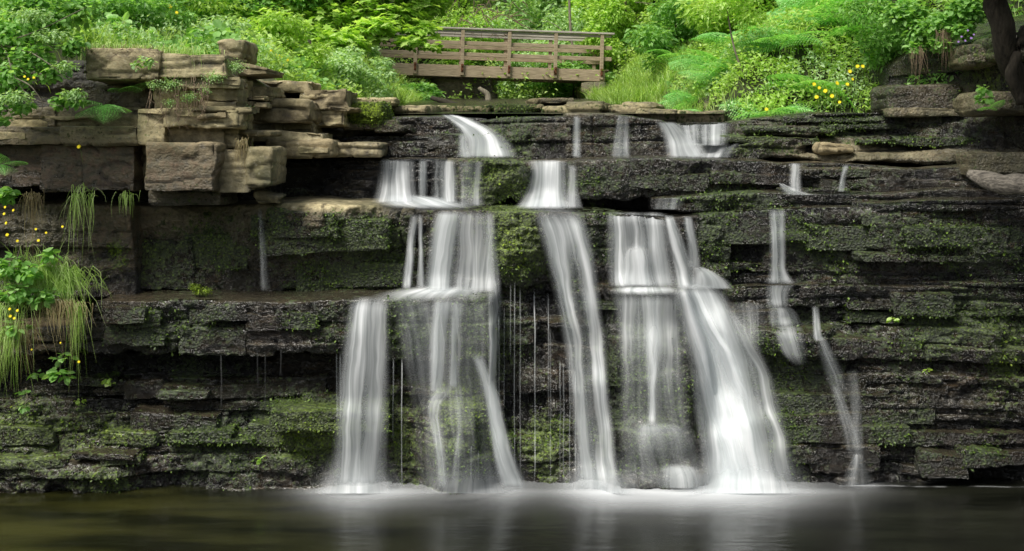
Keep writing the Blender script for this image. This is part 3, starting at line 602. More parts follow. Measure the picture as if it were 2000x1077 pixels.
def jut(n, x0, x1, y0, y1, wr, hr, out, name, label, group, seed, moss=(0, .5), dry=-.3):
    rg = random.Random(seed)
    for i in range(n):
        w = rg.uniform(*wr); h = rg.uniform(*hr); px = rg.uniform(x0, x1); py = rg.uniform(y0, y1)
        a, b = px-w/2, px+w/2
        q = np.linspace(a, b, 9)
        dd = float(np.median(depth_at(q, q*0+py)))
        if dd > 50: continue
        block(name, label, a, py-h/2, b, py+h/2, dd-rg.uniform(*out), .55, seed=seed*50+i, cat='rock', group=group, r=.008, rough=.016, lay=.7, rot=rg.uniform(-.12, .12), slant=rg.uniform(-.035, .035),
              tiltx=rg.uniform(-.06, .08), wedge=rg.uniform(0, .45) if rg.random() < .6 else 0, extra=(rg.uniform(*moss), dry, rg.uniform(0, .15)))
jut(18, 20, 650, 735, 935, (60, 240), (10, 44), (.02, .12), 'jutting_rock', 'thin wet slab jutting from the mossy face at the lower left', 'slabs jutting from the lower left face', 3)
jut(7, 190, 450, 112, 240, (50, 120), (7, 20), (.01, .05), 'jutting_rock', 'thin dry flake of sandstone standing out from the left stack', 'sandstone flakes on the left stack', 13, (0, .1), .5)
jut(7, 470, 690, 165, 300, (50, 130), (6, 15), (.01, .06), 'jutting_rock', 'thin dry flake of sandstone among the slabs above the wet steps', 'sandstone flakes above the wet steps', 14, (0, .1), .6)
jut(4, -10, 200, 215, 300, (50, 120), (10, 30), (.01, .05), 'jutting_rock', 'brown flake of rock in the overhang at the far left', 'rock flakes in the left overhang', 15, (0, .2), .1)
jut(9, 220, 690, 608, 672, (60, 130), (30, 62), (.02, .07), 'jutting_rock', 'squarish wet block bulging from the dripping left ledge', 'blocks bulging from the dripping ledge', 4, (.2, .6))
jut(7, 310, 780, 435, 545, (120, 260), (40, 100), (-.01, .03), 'jutting_rock', 'broad dark block standing proud of the middle left face', 'blocks in the middle left face', 5, (.2, .6))
jut(19, 1420, 1980, 590, 925, (80, 260), (12, 52), (.02, .15), 'jutting_rock', 'thin black slab jutting from the stepped face at the lower right', 'slabs jutting from the lower right face', 6, (0, .45))
jut(8, 1440, 1990, 425, 548, (150, 360), (14, 60), (.01, .06), 'jutting_rock', 'long flat slab in the wide right face', 'slabs in the wide right face', 7, (.1, .5))
jut(12, 860, 1190, 600, 930, (40, 100), (10, 34), (.03, .10), 'jutting_rock', 'small wet slab in the dark wall behind the central falls', 'slabs behind the central falls', 8, (.1, .7))
jut(8, 1120, 1900, 328, 376, (60, 190), (9, 30), (.02, .07), 'jutting_rock', 'flat slab in the third black step', 'slabs in the third step', 9, (.1, .5))
jut(7, 1440, 1880, 236, 300, (110, 260), (7, 16), (.03, .13), 'jutting_rock', 'long thin mossy bed in the top right ledge', 'thin beds in the top right ledge', 10, (.2, .6))
jut(7, 640, 930, 240, 305, (60, 140), (9, 22), (.02, .07), 'jutting_rock', 'wet slab in the steps beside the top chute', 'slabs beside the top chute', 11, (0, .3))
# ================================================================== GROUND, POOL
def ground_z(x, y):
    x, y = np.broadcast_arrays(np.asarray(x, float), np.asarray(y, float))
    zc = 3.95 + 0.056*(y-15.2)
    left = np.clip(-x-2.3-0.02*(y-15), 0, None); right = np.clip(x-2.75+0.015*(y-15), 0, None)
    zl = 0.40*sstep(0, 1.2, left) + 0.20*left + 0.02*left*np.clip(y-14, 0, 20)
    zr = 0.5*sstep(0, 0.8, right) + 0.42*right
    zr = np.minimum(zr, 0.15+0.75*np.clip(y-15.6, 0, None))
    far = 0.32*np.clip(y-36, 0, None)
    up = zc + np.minimum(zl, 14) + np.minimum(zr, 14) + np.minimum(far, 26) + 0.12*fbm(x*0.5, y*0.5, 0*x, 3, 5)
    up = np.minimum(up, 4.0+30)
    yr = np.interp(x, [-4.2, -3.0, -2.0, 4.2, 5.2, 7.5], [12.75, 14.4, 15.2, 15.2, 15.2, 14.4])
    s = sstep(0, 0.35, y-yr)
    side = sstep(6.6, 8.2, np.abs(x)) * (2.6 + 0.18*np.clip(np.abs(x)-8, 0, 60)) * 1.0
    near = 3.0*sstep(6.5, 2.5, y)*1.0
    low = np.maximum(-1.2 + side*1.6, -1.2 + near)
    low = np.minimum(low, 12)
    return low*(1-s) + up*s

def ground():
    xs = np.concatenate([-np.geomspace(300, 9, 36), np.linspace(-8.8, 12, 140), np.geomspace(12.3, 300, 34)])
    ys = np.concatenate([-np.geomspace(300, 6, 24), np.linspace(-5, 12, 40), np.linspace(12.2, 40, 150), np.geomspace(40.5, 400, 40)])
    X, Y = np.meshgrid(xs, ys, indexing='ij')
    V = np.stack([X, Y, ground_z(X, Y)], 2).reshape(-1, 3)
    o = link(mesh('ground', V, gridF(len(xs), len(ys)), SOIL), 'ground'); tag(o, 'leafy earth banks around the stream', 'ground', kind='structure')
ground()
pool = link(mesh('pool_water', np.array([[-9, -2, 0], [9, -2, 0], [9, 13.2, 0], [-9, 13.2, 0]]), np.array([[0, 1, 2, 3]]), POOL), 'pool_water')
tag(pool, 'dark smooth pool at the foot of the falls', 'water', kind='structure')
# stream on the bed above the falls
xs = np.linspace(-2.3, 2.9, 30); ys = np.linspace(15.3, 30, 40); X, Y = np.meshgrid(xs, ys, indexing='ij')
st = link(mesh('stream_water', np.stack([X, Y, 4.06+0.056*(Y-15.2)], 2).reshape(-1, 3), gridF(30, 40), POOL), 'stream_water')
tag(st, 'shallow stream above the falls', 'water', kind='structure')

def foam():
    # (px along the foot, half width m, reach towards the viewer m, amount)
    G = [(700, .46, .48, 1.15), (780, .3, .28, .35), (860, .5, .40, .6), (985, .36, .42, .7), (1165, .42, .48, 1.15), (1260, .5, .48, .8), (1340, .45, .5, .8), (1450, .58, .52, 1.25), (1560, .45, .25, .30), (1690, .2, .07, .7), (620, .35, .22, .2), (1600, .7, .5, .35), (1080, .4, .2, .25), (720, .8, .6, .22), (1350, 1.4, .9, .2), (1000, 2.3, 1.0, .14)]
    xs = np.linspace(-5.5, 6, 420); ys = np.linspace(9.4, 12.5, 160); X, Y = np.meshgrid(xs, ys, indexing='ij')
    A = np.zeros_like(X)
    for px, w, r, a in G:
        x0 = (px-1000)/FPX*11.95
        y0 = 11.97
        dy = y0-Y
        A = A + a*np.exp(-((X-x0)/w)**2)*np.where(dy > 0, np.exp(-np.clip(dy/r, 0, 9)**1.25)*(.45+.55*sstep(0, .22, dy)), .45)
    A = A*(0.85+0.25*fbm(X*0.7, Y*3, 0*X, 3, 3))
    # faint froth line along the right foot
    A = A + 0.4*np.exp(-((Y-(11.98+.03*vn(X*3, 0*X, 0*X, 4)))/0.02)**2)*(X > 3.5)*np.clip(vn(X*9, 0*X, 0*X, 6)+.4, 0, 1)
    A = 0.84*(1-np.exp(-1.05*A**1.6))
    V = np.stack([X, Y, 0*X+0.008], 2).reshape(-1, 3)
    o = link(mesh('foam', V, gridF(420, 160), FOAM, attrs={'env': np.repeat(A.reshape(-1, 1), 3, 1)}), 'foam')
    tag(o, 'soft white foam spreading where the falls meet the pool', 'foam', kind='stuff')
foam()

# ================================================================== FALLS
def fall(label, rows, off=0.035, solid=0.15, edge=0.34, bulge=0.03, name='waterfall', group=None, free=True, fin=0.06, fout=0.05, cat='waterfall', ymax=None, env=1.0, top_back=None, arc=0.0, smooth=14, hollow=0.0):
    """rows: (py, px_left, px_right[, strength]); depth follows the rock and only ever comes forward on the way down"""
    rows = [tuple(r)+((1.0,) if len(r) < 4 else ()) for r in rows]
    R = np.array(rows, float)
    L = np.sum(np.hypot(np.diff(R[:, 0]), np.diff((R[:, 1]+R[:, 2])/2)))
    nv = max(14, int(L/5)); s = np.concatenate([[0], np.cumsum(np.hypot(np.diff(R[:, 0]), np.diff((R[:, 1]+R[:, 2])/2)))])
    sv = np.linspace(0, s[-1], nv)
    # smooth interpolation of the outline
    py, pl, pr, ev = [np.interp(sv, s, R[:, k]) for k in range(4)]
    def sm(a, k=3):
        for _ in range(k): a = np.concatenate([a[:1], (a[:-2]+2*a[1:-1]+a[2:])/4, a[-1:]])
        return a
    pl, pr, ev = sm(pl, 6), sm(pr, 6), sm(ev, 4)
    wid = np.abs(pr-pl).mean(); nu = int(np.clip(wid/3, 7, 60))
    u = np.linspace(0, 1, nu)[:, None]
    PX = pl[None]*(1-u) + pr[None]*u; PY = py[None] + 0*u
    PX = PX + 1.2*vn(PX*0.02, PY*0.02, 0*PX, 7)
    D = depth_at(PX, PY)
    D = np.where(D > 50, np.nanmin(D), D)
    D = np.minimum.accumulate(D, axis=1) - off
    if free is False: D = depth_at(PX, PY) - off
    k = 3
    D0 = D.copy()
    for _ in range(smooth):
        D[:, 1:-1] = (D[:, :-2]+2*D[:, 1:-1]+D[:, 2:])/4
        D[1:-1] = (D[:-2]+2*D[1:-1]+D[2:])/4
        if _ < smooth-3: D = np.minimum(D, D0+0.02)
    D = D - bulge*(1-(2*u-1)**2) - arc*np.sqrt(np.clip(np.linspace(0, 1, nv)[None], 0, 1))
    G = P(PX, PY, D).transpose(1, 2, 0)
    ed = np.clip(np.minimum(u, 1-u)/edge, 0, 1); ed = ed*ed*(3-2*ed)
    vv = np.linspace(0, 1, nv)[None]
    fi = np.clip(vv/max(fin, 1e-3), 0, 1) if fin else 1
    fo = np.clip((1-vv)/fout, 0, 1) if fout else 1
    wob = 1 + 0.25*vn(PX*0.03, PY*0.012, 0*PX, 17)
    E = ed*ev[None]*fi*fo*env*wob
    if hollow: E = E*(1-hollow*np.exp(-((u-.52)/.17)**2)*sstep(0.05, .3, vv)*(1-.6*sstep(.75, 1, vv)))
    S = solid*(0.6+0.4*ed) + 0*E
    W = wid/FPX*12.5
    UV = np.stack([u*W+0*vv, np.cumsum(np.concatenate([[0], np.hypot(np.diff(py), np.diff((pl+pr)/2))]))[None]/FPX*12.5+0*u], 2).reshape(-1, 2)
    V = G.reshape(-1, 3); c = V.mean(0)
    at = np.stack([E.ravel(), S.ravel(), S.ravel()], 1)
    o = link(mesh(name, V-c, gridF(nu, nv), FALL, uv=UV, attrs={'env': at}), name, loc=c)
    return tag(o, label, cat, group)

# top bed
fall('white chute pouring down and right from the top of the falls', [(224, 858, 890, .8), (232, 868, 925, .9), (250, 888, 965, 1), (270, 900, 995, 1), (290, 900, 1010, 1), (309, 892, 1020, 1)], solid=.45)
fall('thin side trickle hanging left of the top chute', [(262, 895, 912, .6), (285, 893, 915, .7), (309, 890, 920, .7)], solid=.1)
fall('hair thin trickle down the black top wall, left of the pair', [(226, 1119, 1136, .7), (309, 1114, 1136, .6)], solid=.2)
fall('narrow trickle down the black top wall, right of the pair', [(224, 1204, 1230, .75), (309, 1190, 1232, .7)], solid=.2)
fall('bright curved fall at the top right, bending down to the right', [(238, 1278, 1322, .9), (250, 1284, 1342, 1), (275, 1294, 1368, 1), (309, 1298, 1390, 1)], solid=.5)
fall('short streaky curtain at the top right over the recessed step', [(239, 1316, 1428, .9), (262, 1322, 1426, 1), (286, 1326, 1424, 1)], solid=.12, edge=.2)
fall('low apron of water at the foot of the top right curtain', [(280, 1340, 1450, .8), (292, 1335, 1440, .8), (309, 1330, 1432, .9)], solid=.35)
# second bed
fall('wide streaky curtain at the left of the middle step', [(312, 735, 815, .7), (345, 735, 815, .85), (385, 725, 820, .95), (398, 718, 828, 1)], solid=.12)
fall('slender strand of the middle step', [(312, 818, 836, .6), (395, 815, 836, .85)], solid=.15)
fall('soft double strand left of the mossy block', [(312, 845, 898, .6), (350, 842, 900, .8), (398, 838, 905, .95)], solid=.08)
fall('sparse threads sliding over the left part of the mossy block', [(314, 892, 950, .5), (360, 895, 945, .55), (404, 895, 950, .75)], solid=.0)
fall('short wide white fall right of the mossy block', [(312, 1028, 1112, .9), (340, 1032, 1112, .95), (375, 1022, 1116, 1), (408, 1000, 1132, 1.1)], solid=.5)
fall('faint trickle at the left end of the long undercut block', [(322, 1108, 1128, .4), (370, 1106, 1130, .6), (408, 1104, 1140, .7)], solid=.1)
fall('churned white water on the lip below the left middle curtain', [(378, 740, 815, .3), (388, 728, 885, .9), (399, 725, 930, 1), (408, 760, 960, .9)], solid=.7, fin=.3, fout=.35, edge=.36, env=1.15, name='white_water', cat='white water')
fall('churned white water on the lip below the short wide fall', [(384, 1035, 1105, .3), (396, 1010, 1122, 1), (409, 995, 1140, .9)], solid=.75, fin=.3, fout=.35, edge=.36, env=1.15, name='white_water', cat='white water')
fall('thin trickle over the right steps, first from the left', [(318, 1542, 1566, .6), (376, 1538, 1570, .65)], solid=.1, edge=.5)
fall('thin slanting trickle over the right steps', [(322, 1646, 1662, .8), (350, 1640, 1654, .8), (376, 1636, 1650, .8)], solid=.2)
fall('small splash of white water spreading on the low right ledge', [(358, 1520, 1530, .7), (372, 1525, 1560, .8), (382, 1530, 1600, .5)], solid=.2)
fall('little fan of drips at the left end of the low mossy ledge', [(386, 1278, 1340, .4), (410, 1270, 1335, .7)], solid=.0)
# third bed
fall('thin strand at the left edge of the main falls', [(418, 800, 824, .5), (470, 793, 812, .8), (566, 782, 806, .9)], solid=.25)
fall('faint strand beside a mossy streak at the left of the main falls', [(418, 816, 828, .4), (490, 816, 828, .7), (566, 812, 832, .6)], solid=.2)
fall('bright curved fall dropping to the left middle shelf', [(411, 848, 910, .8), (440, 840, 908, 1), (490, 833, 898, 1), (572, 824, 890, 1)], solid=.5)
fall('thin veil of water right of the bright curved fall', [(413, 890, 970, .6), (480, 888, 968, .7), (572, 880, 972, .8)], solid=.15, edge=.2)
fall('slim strand sliding along the left side of the mossy pillar', [(414, 944, 972, .5), (520, 948, 976, .75), (600, 950, 985, .8), (720, 952, 975, .8), (800, 950, 975, .7), (946, 970, 1000, .3)], solid=.1)
fall('tall central fall leaping clear of the rock into the pool', [(410, 1030, 1134, .7), (425, 1040, 1148, 1), (470, 1053, 1160, 1), (550, 1074, 1172, 1), (650, 1094, 1183, 1), (750, 1108, 1194, 1), (850, 1118, 1204, 1), (956, 1124, 1214, 1)], solid=.38, bulge=.07, arc=.28, edge=.26, hollow=.72)
fall('wide veil of water over the lip right of the central fall', [(414, 1180, 1305, .75), (450, 1182, 1312, .85), (500, 1182, 1316, .8), (562, 1186, 1330, 1)], solid=.28, edge=.2)
fall('bell shaped spout bouncing off a knob of rock in the veil', [(478, 1222, 1262, .35), (500, 1208, 1276, .6), (560, 1200, 1290, .7)], solid=.35, off=.07, fin=.1)
fall('bright strand beside the knobbly edge, feeding the big white fall', [(420, 1296, 1318, .8), (470, 1303, 1340, .9), (520, 1312, 1356, 1), (566, 1318, 1372, 1)], solid=.45)
fall('narrow strand right of the feeder, over a mossy groove', [(422, 1332, 1354, .7), (470, 1340, 1364, .85), (525, 1342, 1372, .8)], solid=.3)
fall('rounded hump of white water sliding right over a hidden boulder', [(520, 1345, 1372, .7), (532, 1350, 1400, .9), (548, 1345, 1425, .9), (566, 1335, 1440, .8)], solid=.65, fin=.15)
fall('thin vertical spout on the wide right face', [(408, 1500, 1536, .9), (470, 1501, 1535, 1), (530, 1502, 1536, 1), (556, 1488, 1560, .9)], solid=.3)
fall('sheet of white water lying on the left middle shelf', [(556, 800, 962, .2), (565, 760, 968, 1), (576, 715, 970, 1.1), (590, 690, 965, .8)], solid=.75, fin=.35, fout=.5, edge=.36, env=1.15, name='white_water', cat='white water', off=.05)
fall('sheet of white water lying on the shelf of the mossy buttress', [(556, 1200, 1330, .3), (563, 1188, 1340, .9), (570, 1185, 1345, .9), (578, 1190, 1345, .5)], solid=.75, fin=.35, fout=.5, edge=.36, env=1.15, name='white_water', cat='white water', off=.06)
# lower bed
fall('strong left fall dropping from the shelf straight to the pool', [(578, 684, 768, .6), (600, 676, 766, .95), (650, 667, 765, 1), (750, 655, 764, 1), (860, 648, 762, .9), (956, 640, 760, .85)], solid=.38, edge=.3, bulge=.05)
fall('wide transparent veil spilling from the left middle shelf', [(580, 755, 970, .55), (620, 765, 968, .42), (700, 780, 965, .34), (790, 800, 965, .25), (956, 810, 985, .12)], solid=.22, edge=.2)
fall('bright strand down the middle of the transparent veil', [(583, 842, 890, .9), (640, 838, 876, 1.1), (700, 836, 872, 1.1), (770, 838, 868, .9)], solid=.5)
fall('twin threads meeting above the mossy mound', [(585, 875, 912, .6), (680, 878, 896, .8), (760, 874, 898, .9)], solid=.3)
fall('stream arching off the left side of the mossy mound', [(752, 862, 898, .6), (764, 842, 886, .7), (785, 832, 866, .8), (815, 833, 858, .75), (870, 846, 866, .7), (956, 854, 876, .6)], solid=.3, fin=.12)
fall('soft thread running down the front of the mossy mound', [(750, 884, 904, .5), (830, 890, 906, .5), (900, 884, 902, .4), (956, 878, 896, .3)], solid=.05)
fall('bright foot of water slanting down the right side of the mossy mound', [(690, 915, 945, .4), (740, 935, 965, .7), (770, 940, 978, 1), (850, 953, 996, 1.1), (920, 966, 1018, 1.1), (958, 976, 1036, 1.1)], solid=.6)
fall('misty veil over the face of the mossy buttress', [(568, 1188, 1345, .75), (600, 1196, 1340, .6), (700, 1198, 1345, .36), (820, 1200, 1350, .26), (956, 1205, 1400, .26)], solid=.45, edge=.2)
fall('slim stream down the middle of the buttress onto its round step', [(575, 1250, 1300, .6), (680, 1255, 1296, .85), (760, 1262, 1284, .9), (832, 1262, 1284, .8)], solid=.2)
fall('cap of white water over the round step of the buttress', [(824, 1240, 1320, .4), (832, 1228, 1345, .6), (850, 1222, 1362, .25), (900, 1220, 1370, .06)], solid=.6, fin=.2, fout=.3, edge=.36, env=1.15, name='white_water', cat='white water')
fall('cap of white water over the lowest step of the buttress', [(905, 1290, 1355, .4), (914, 1280, 1372, .9), (930, 1278, 1385, .6), (956, 1275, 1395, .5)], solid=.6, fin=.2, edge=.36, env=1.15, name='white_water', cat='white water')
fall('big white fall tumbling down the right side of the buttress', [(552, 1306, 1400, .8), (580, 1310, 1425, 1), (640, 1322, 1455, 1.05), (700, 1336, 1484, 1.05), (760, 1345, 1498, 1.1), (850, 1358, 1518, 1.1), (920, 1366, 1530, 1.1), (960, 1368, 1545, 1.1)], solid=.78, edge=.34, bulge=.10, off=.08)
fall('brighter core inside the big white fall', [(600, 1335, 1380, .5), (700, 1352, 1410, .8), (800, 1372, 1440, .9), (880, 1400, 1460, .9), (958, 1410, 1480, .9)], solid=.6, edge=.4, off=.2)
fall('pale ribbon crossing the big white fall from the upper left', [(556, 1322, 1372, .6), (620, 1345, 1400, .9), (690, 1382, 1448, .95), (760, 1410, 1475, .8), (840, 1440, 1510, .6)], solid=.35, edge=.45, off=.24, fout=.3)
fall('outer fan of the big white fall, spreading right over the rock', [(600, 1392, 1440, .3), (660, 1420, 1480, .55), (740, 1455, 1515, .6), (850, 1480, 1545, .6), (956, 1490, 1570, .4)], solid=.2, edge=.45, fout=.1)
fall('thin skirt of spray at the left hem of the big white fall', [(720, 1350, 1372, .3), (800, 1352, 1395, .5), (900, 1365, 1420, .55), (956, 1370, 1430, .6)], solid=.1)
fall('small spill just under the thin spout, first step of the right cascade', [(556, 1490, 1560, .6), (566, 1492, 1545, .8), (596, 1494, 1540, .9), (606, 1492, 1548, .7)], solid=.3, fout=.3)
fall('fan of water on the second step of the right cascade', [(600, 1500, 1545, .6), (612, 1496, 1560, .9), (632, 1500, 1566, .9), (645, 1500, 1572, .5)], solid=.2, fout=.3)
fall('small spill on the third step of the right cascade', [(636, 1512, 1568, .6), (650, 1510, 1572, .85), (690, 1520, 1578, .6), (715, 1545, 1580, .35)], solid=.12, fout=.3)
fall('faint film running left of the right cascade', [(590, 1420, 1500, .25), (630, 1425, 1500, .4), (690, 1440, 1500, .25)], solid=.05, fout=.4)
fall('thin straight trickle feeding the slanting cascade', [(598, 1584, 1600, .5), (650, 1586, 1604, .9), (668, 1588, 1610, .8)], solid=.15)
fall('upper part of the long slanting cascade down the black rock', [(655, 1590, 1612, .7), (690, 1596, 1634, .75), (740, 1610, 1658, .65), (790, 1622, 1678, .4)], solid=.12, edge=.5, fout=.3)
fall('twin threads in the lower part of the slanting cascade', [(750, 1620, 1640, .5), (800, 1628, 1662, .65), (860, 1644, 1690, .55), (905, 1656, 1700, .5)], solid=.05, edge=.5, fout=.2)
fall('thin thread right of the slanting cascade', [(720, 1652, 1676, .15), (780, 1658, 1684, .35), (880, 1664, 1690, .35)], solid=.05, fout=.2)
fall('pale fan of water at the foot of the long thin cascade', [(885, 1665, 1685, .7), (920, 1650, 1700, .45), (952, 1636, 1716, .45)], solid=.2)
fall('sparkling trickle down the mossy left face', [(405, 503, 513, .4), (470, 505, 520, .5), (570, 508, 530, .4)], solid=.0, edge=.3)
for lab, x0, x1, e in (('soft mist at the foot of the left falls', 600, 800, .8), ('soft mist below the mossy mound', 790, 1060, .55), ('soft mist at the foot of the central leaping fall', 1080, 1260, .8), ('soft mist at the foot of the big white fall', 1300, 1600, .95)):
    fall(lab, [(880, x0+25, x1-25, .0), (915, x0+12, x1-12, .30*e), (942, x0, x1, .75*e), (964, x0-12, x1+12, .95*e)], solid=1, edge=.5, fin=0, fout=0, off=.15, bulge=.15, name='spray_mist', cat='mist')
for i, (x, y0, y1, s) in enumerate([(1005, 548, 950, .55), (1016, 560, 940, .4), (1044, 560, 952, .85), (1075, 640, 950, .4), (1094, 700, 950, .6), (1101, 705, 950, .45), (1113, 690, 950, .5), (1124, 720, 952, .6), (985, 600, 800, .5), (975, 610, 830, .6), (997, 555, 700, .4), (1071, 570, 830, .5),
                                    (785, 700, 950, .8), (768, 700, 860, .6), (665, 690, 860, .5), (658, 690, 830, .4), (432, 692, 800, .09), (503, 684, 760, .08), (518, 688, 800, .11), (252, 690, 760, .07), (548, 682, 735, .07), (920, 870, 950, .7), (935, 880, 950, .5), (895, 860, 950, .5), (1135, 730, 950, .5), (1430, 850, 945, .2)]):
    fall('hair thin thread of water dripping off an overhang', [(y0, x-1.9, x+1.9, s*.75), ((y0+y1)/2, x-1.7, x+1.7, s*.6), (y1, x-1.9, x+1.9, s*.4)], solid=.8, edge=.5, bulge=0, name='water_thread', group='threads of water dripping off the overhangs', cat='water thread', fout=.1)

# ================================================================== FOLIAGE MESHES
def unit(v): return v/np.maximum(np.linalg.norm(v, axis=-1, keepdims=True), 1e-9)
def frames(nrm, tip):
    n = unit(nrm); t = unit(tip - (tip*n).sum(-1, keepdims=True)*n); b = np.cross(n, t)
    return np.stack([b, t, n], -1)           # columns: side, along, normal
def scatter(TV, TF, pos, R, sc):
    V = np.einsum('nij,kj->nki', R, TV)*sc[:, None, None] + pos[:, None, :]
    k = len(TV); F = TF[None] + (np.arange(len(pos))*k)[:, None, None]
    return V.reshape(-1, 3), F.reshape(-1, TF.shape[1])
LEAF = (np.array([[0, 0, 0], [.26, .42, .07], [0, 1, -.12], [-.26, .42, .07]], float), np.array([[0, 1, 2, 3]]))
ROUND = (np.array([[0, 0, 0], [.36, .3, .05], [.30, .72, .02], [0, 1, -.1], [-.30, .72, .02], [-.36, .3, .05], [0, .5, -.03]], float), np.array([[0, 1, 6], [1, 2, 6], [2, 3, 6], [3, 4, 6], [4, 5, 6], [5, 0, 6]]))
_mp = [(0, 0), (.12, .22), (.5, .12), (.36, .38), (.62, .62), (.28, .62), (0, 1.0), (-.28, .62), (-.62, .62), (-.36, .38), (-.5, .12), (-.12, .22)]
MAPLE = (np.array([[a, b, -.10*abs(a)] for a, b in _mp] + [[0, .42, .02]], float), np.array([[i, (i+1) % 12, 12] for i in range(12)]))

def crown_pts(n, clumps, rng, shell=0.55):
    """clumps: (cx, cy, cz, rx, ry, rz)"""
    C = np.array(clumps, float); vol = (C[:, 3]*C[:, 4]*C[:, 5])**0.67; idx = rng.choice(len(C), n, p=vol/vol.sum())
    d = unit(rng.normal(size=(n, 3))); r = rng.random(n)**shell
    p = C[idx, :3] + d*r[:, None]*C[idx, 3:6]
    return p, d
def foliage(n, clumps, size, tmpl, seed, droop=0.5, shell=0.4, up=0.9):
    rng = np.random.default_rng(seed)
    p, d = crown_pts(n, clumps, rng, shell)
    p = p + 0.12*size*rng.normal(size=p.shape)
    nr = unit(rng.normal(size=(n, 3)))*0.75 + np.array([0, 0, up]) + d*0.35
    tip = d + rng.normal(size=(n, 3))*0.7 - np.array([0, 0, droop])
    return scatter(*tmpl, p, frames(nr, tip), size*(0.6+0.7*rng.random(n)))

def tube(pts, rad, seg=7, wob=0.0, seed=0):
    pts = np.array(pts, float); n = len(pts); rad = np.interp(np.linspace(0, 1, n), np.linspace(0, 1, len(rad)), rad)
    # resample
    m = max(n, 3)*4; tt = np.linspace(0, n-1, m)
    pp = np.stack([np.interp(tt, range(n), pts[:, k]) for k in range(3)], 1)
    for _ in range(3): pp[1:-1] = (pp[:-2]+2*pp[1:-1]+pp[2:])/4
    rr = np.interp(tt, range(n), rad)
    if wob: pp = pp + wob*np.stack([fbm(tt*0.9, 0*tt, 0*tt, 2, seed+k) for k in range(3)], 1)*rr[:, None]*3
    t = unit(np.gradient(pp, axis=0)); ref = np.where(np.abs(t[:, 2:3]) > .9, [[1., 0, 0]], [[0, 0, 1.]])
    a = unit(np.cross(t, ref)); b = np.cross(t, a)
    th = np.linspace(0, 2*pi, seg, endpoint=False)
    rk = rr[:, None]*(1 + (0.12*vn(np.cos(th)[None]*2+seed, np.sin(th)[None]*2, tt[:, None]*0.7, seed) if wob else 0))
    V = pp[:, None] + (a[:, None]*np.cos(th)[None, :, None] + b[:, None]*np.sin(th)[None, :, None])*rk[..., None]
    V = V.reshape(-1, 3); i = np.arange(m-1)[:, None]*seg; j = np.arange(seg)[None]; j2 = (j+1) % seg
    F = np.stack([i+j, i+j2, i+seg+j2, i+seg+j], 2).reshape(-1, 4)
    V = np.vstack([V, pp[:1], pp[-1:]]); c0, c1 = len(V)-2, len(V)-1
    ji = np.arange(seg); e = (m-1)*seg
    F = np.vstack([F, np.stack([ji*0+c0, (ji+1) % seg, ji, ji*0+c0], 1)[:, [0, 1, 2, 2]], np.stack([e+ji, e+(ji+1) % seg, ji*0+c1, ji*0+c1], 1)])
    return V, F
def clean(F): return F
def join(L):
    Vs, Fs, off = [], [], 0
    for V, F in L:
        if F.shape[1] == 3: F = np.hstack([F, F[:, 2:3]])
        Vs.append(V); Fs.append(F+off); off += len(V)
    return np.vstack(Vs), np.vstack(Fs)
def mesh4(name, V, F, mat, smooth=True, **kw):
    """quads in which a repeated index means a triangle"""
    tri = F[:, 2] == F[:, 3]
    if not tri.any(): return mesh(name, V, F, mat, smooth, **kw)
    me = bpy.data.meshes.new(name)
    V = np.ascontiguousarray(V, np.float32); me.vertices.add(len(V)); me.vertices.foreach_set('co', V.ravel())
    q, t = F[~tri], F[tri][:, :3]
    loops = np.concatenate([q.ravel(), t.ravel()]).astype(np.int32)
    me.loops.add(len(loops)); me.loops.foreach_set('vertex_index', loops)
    me.polygons.add(len(q)+len(t))
    me.polygons.foreach_set('loop_start', np.concatenate([np.arange(len(q))*4, len(q)*4+np.arange(len(t))*3]).astype(np.int32))
    me.polygons.foreach_set('use_smooth', np.full(len(q)+len(t), smooth, dtype=bool))
    me.update(calc_edges=True); me.materials.append(mat); return me

def clump_set(w, d, h, n, seed, base=0.0, size=0.33):
    rng = np.random.default_rng(seed); L = []
    for i in range(n):
        v = unit(rng.normal(size=3)); r = rng.random()**0.45
        s = size*(0.55+0.8*rng.random())
        L.append((v[0]*r*w, v[1]*r*d, base+h*(0.5+0.5*v[2]*r), w*s, d*s, h*0.5*s*0.8))
    return L

def tree(label, x, y, hgt, w, mat, seed, leaf=0.13, n=16000, tmpl=LEAF, crown0=0.25, trunk_r=0.12, lean=0.0, group=None, name='broadleaf_tree', bark=BARK, clumps=34, z=None, cat='tree', cs=.30):
    z0 = float(ground_z(x, y)) - 0.1 if z is None else z
    t = empty(name, (x, y, z0), label, cat, group)
    parts = [tube([(0, 0, 0), (lean*.3, 0, hgt*.3), (lean*.7, .1, hgt*.6), (lean, 0, hgt*.9)], [trunk_r, trunk_r*.7, trunk_r*.4, trunk_r*.12], 9, .3, seed)]
    rng = random.Random(seed)
    cl = clump_set(w, w, hgt*(1-crown0), clumps, seed, hgt*crown0, cs)
    for c in cl[::2]:
        k = min(.85, max(.12, (c[2]/hgt)*.75)); s = (lean*k, 0, hgt*k)
        parts.append(tube([s, ((s[0]+c[0]+lean*.5)/2, (s[1]+c[1])/2, (s[2]+c[2])/2+.1*hgt*.3), (c[0]+lean*.5, c[1], c[2])], [trunk_r*.3, trunk_r*.12, trunk_r*.03], 5, .3, seed+3))
    V, F = join(parts)
    link(mesh4('trunk', V, F, bark), 'trunk', t)
    cl = [(c[0]+lean*.5, *c[1:]) for c in cl]
    V, F = foliage(n, cl, leaf, tmpl, seed)
    link(mesh('crown', V, F, mat, False), 'crown', t)
    return t

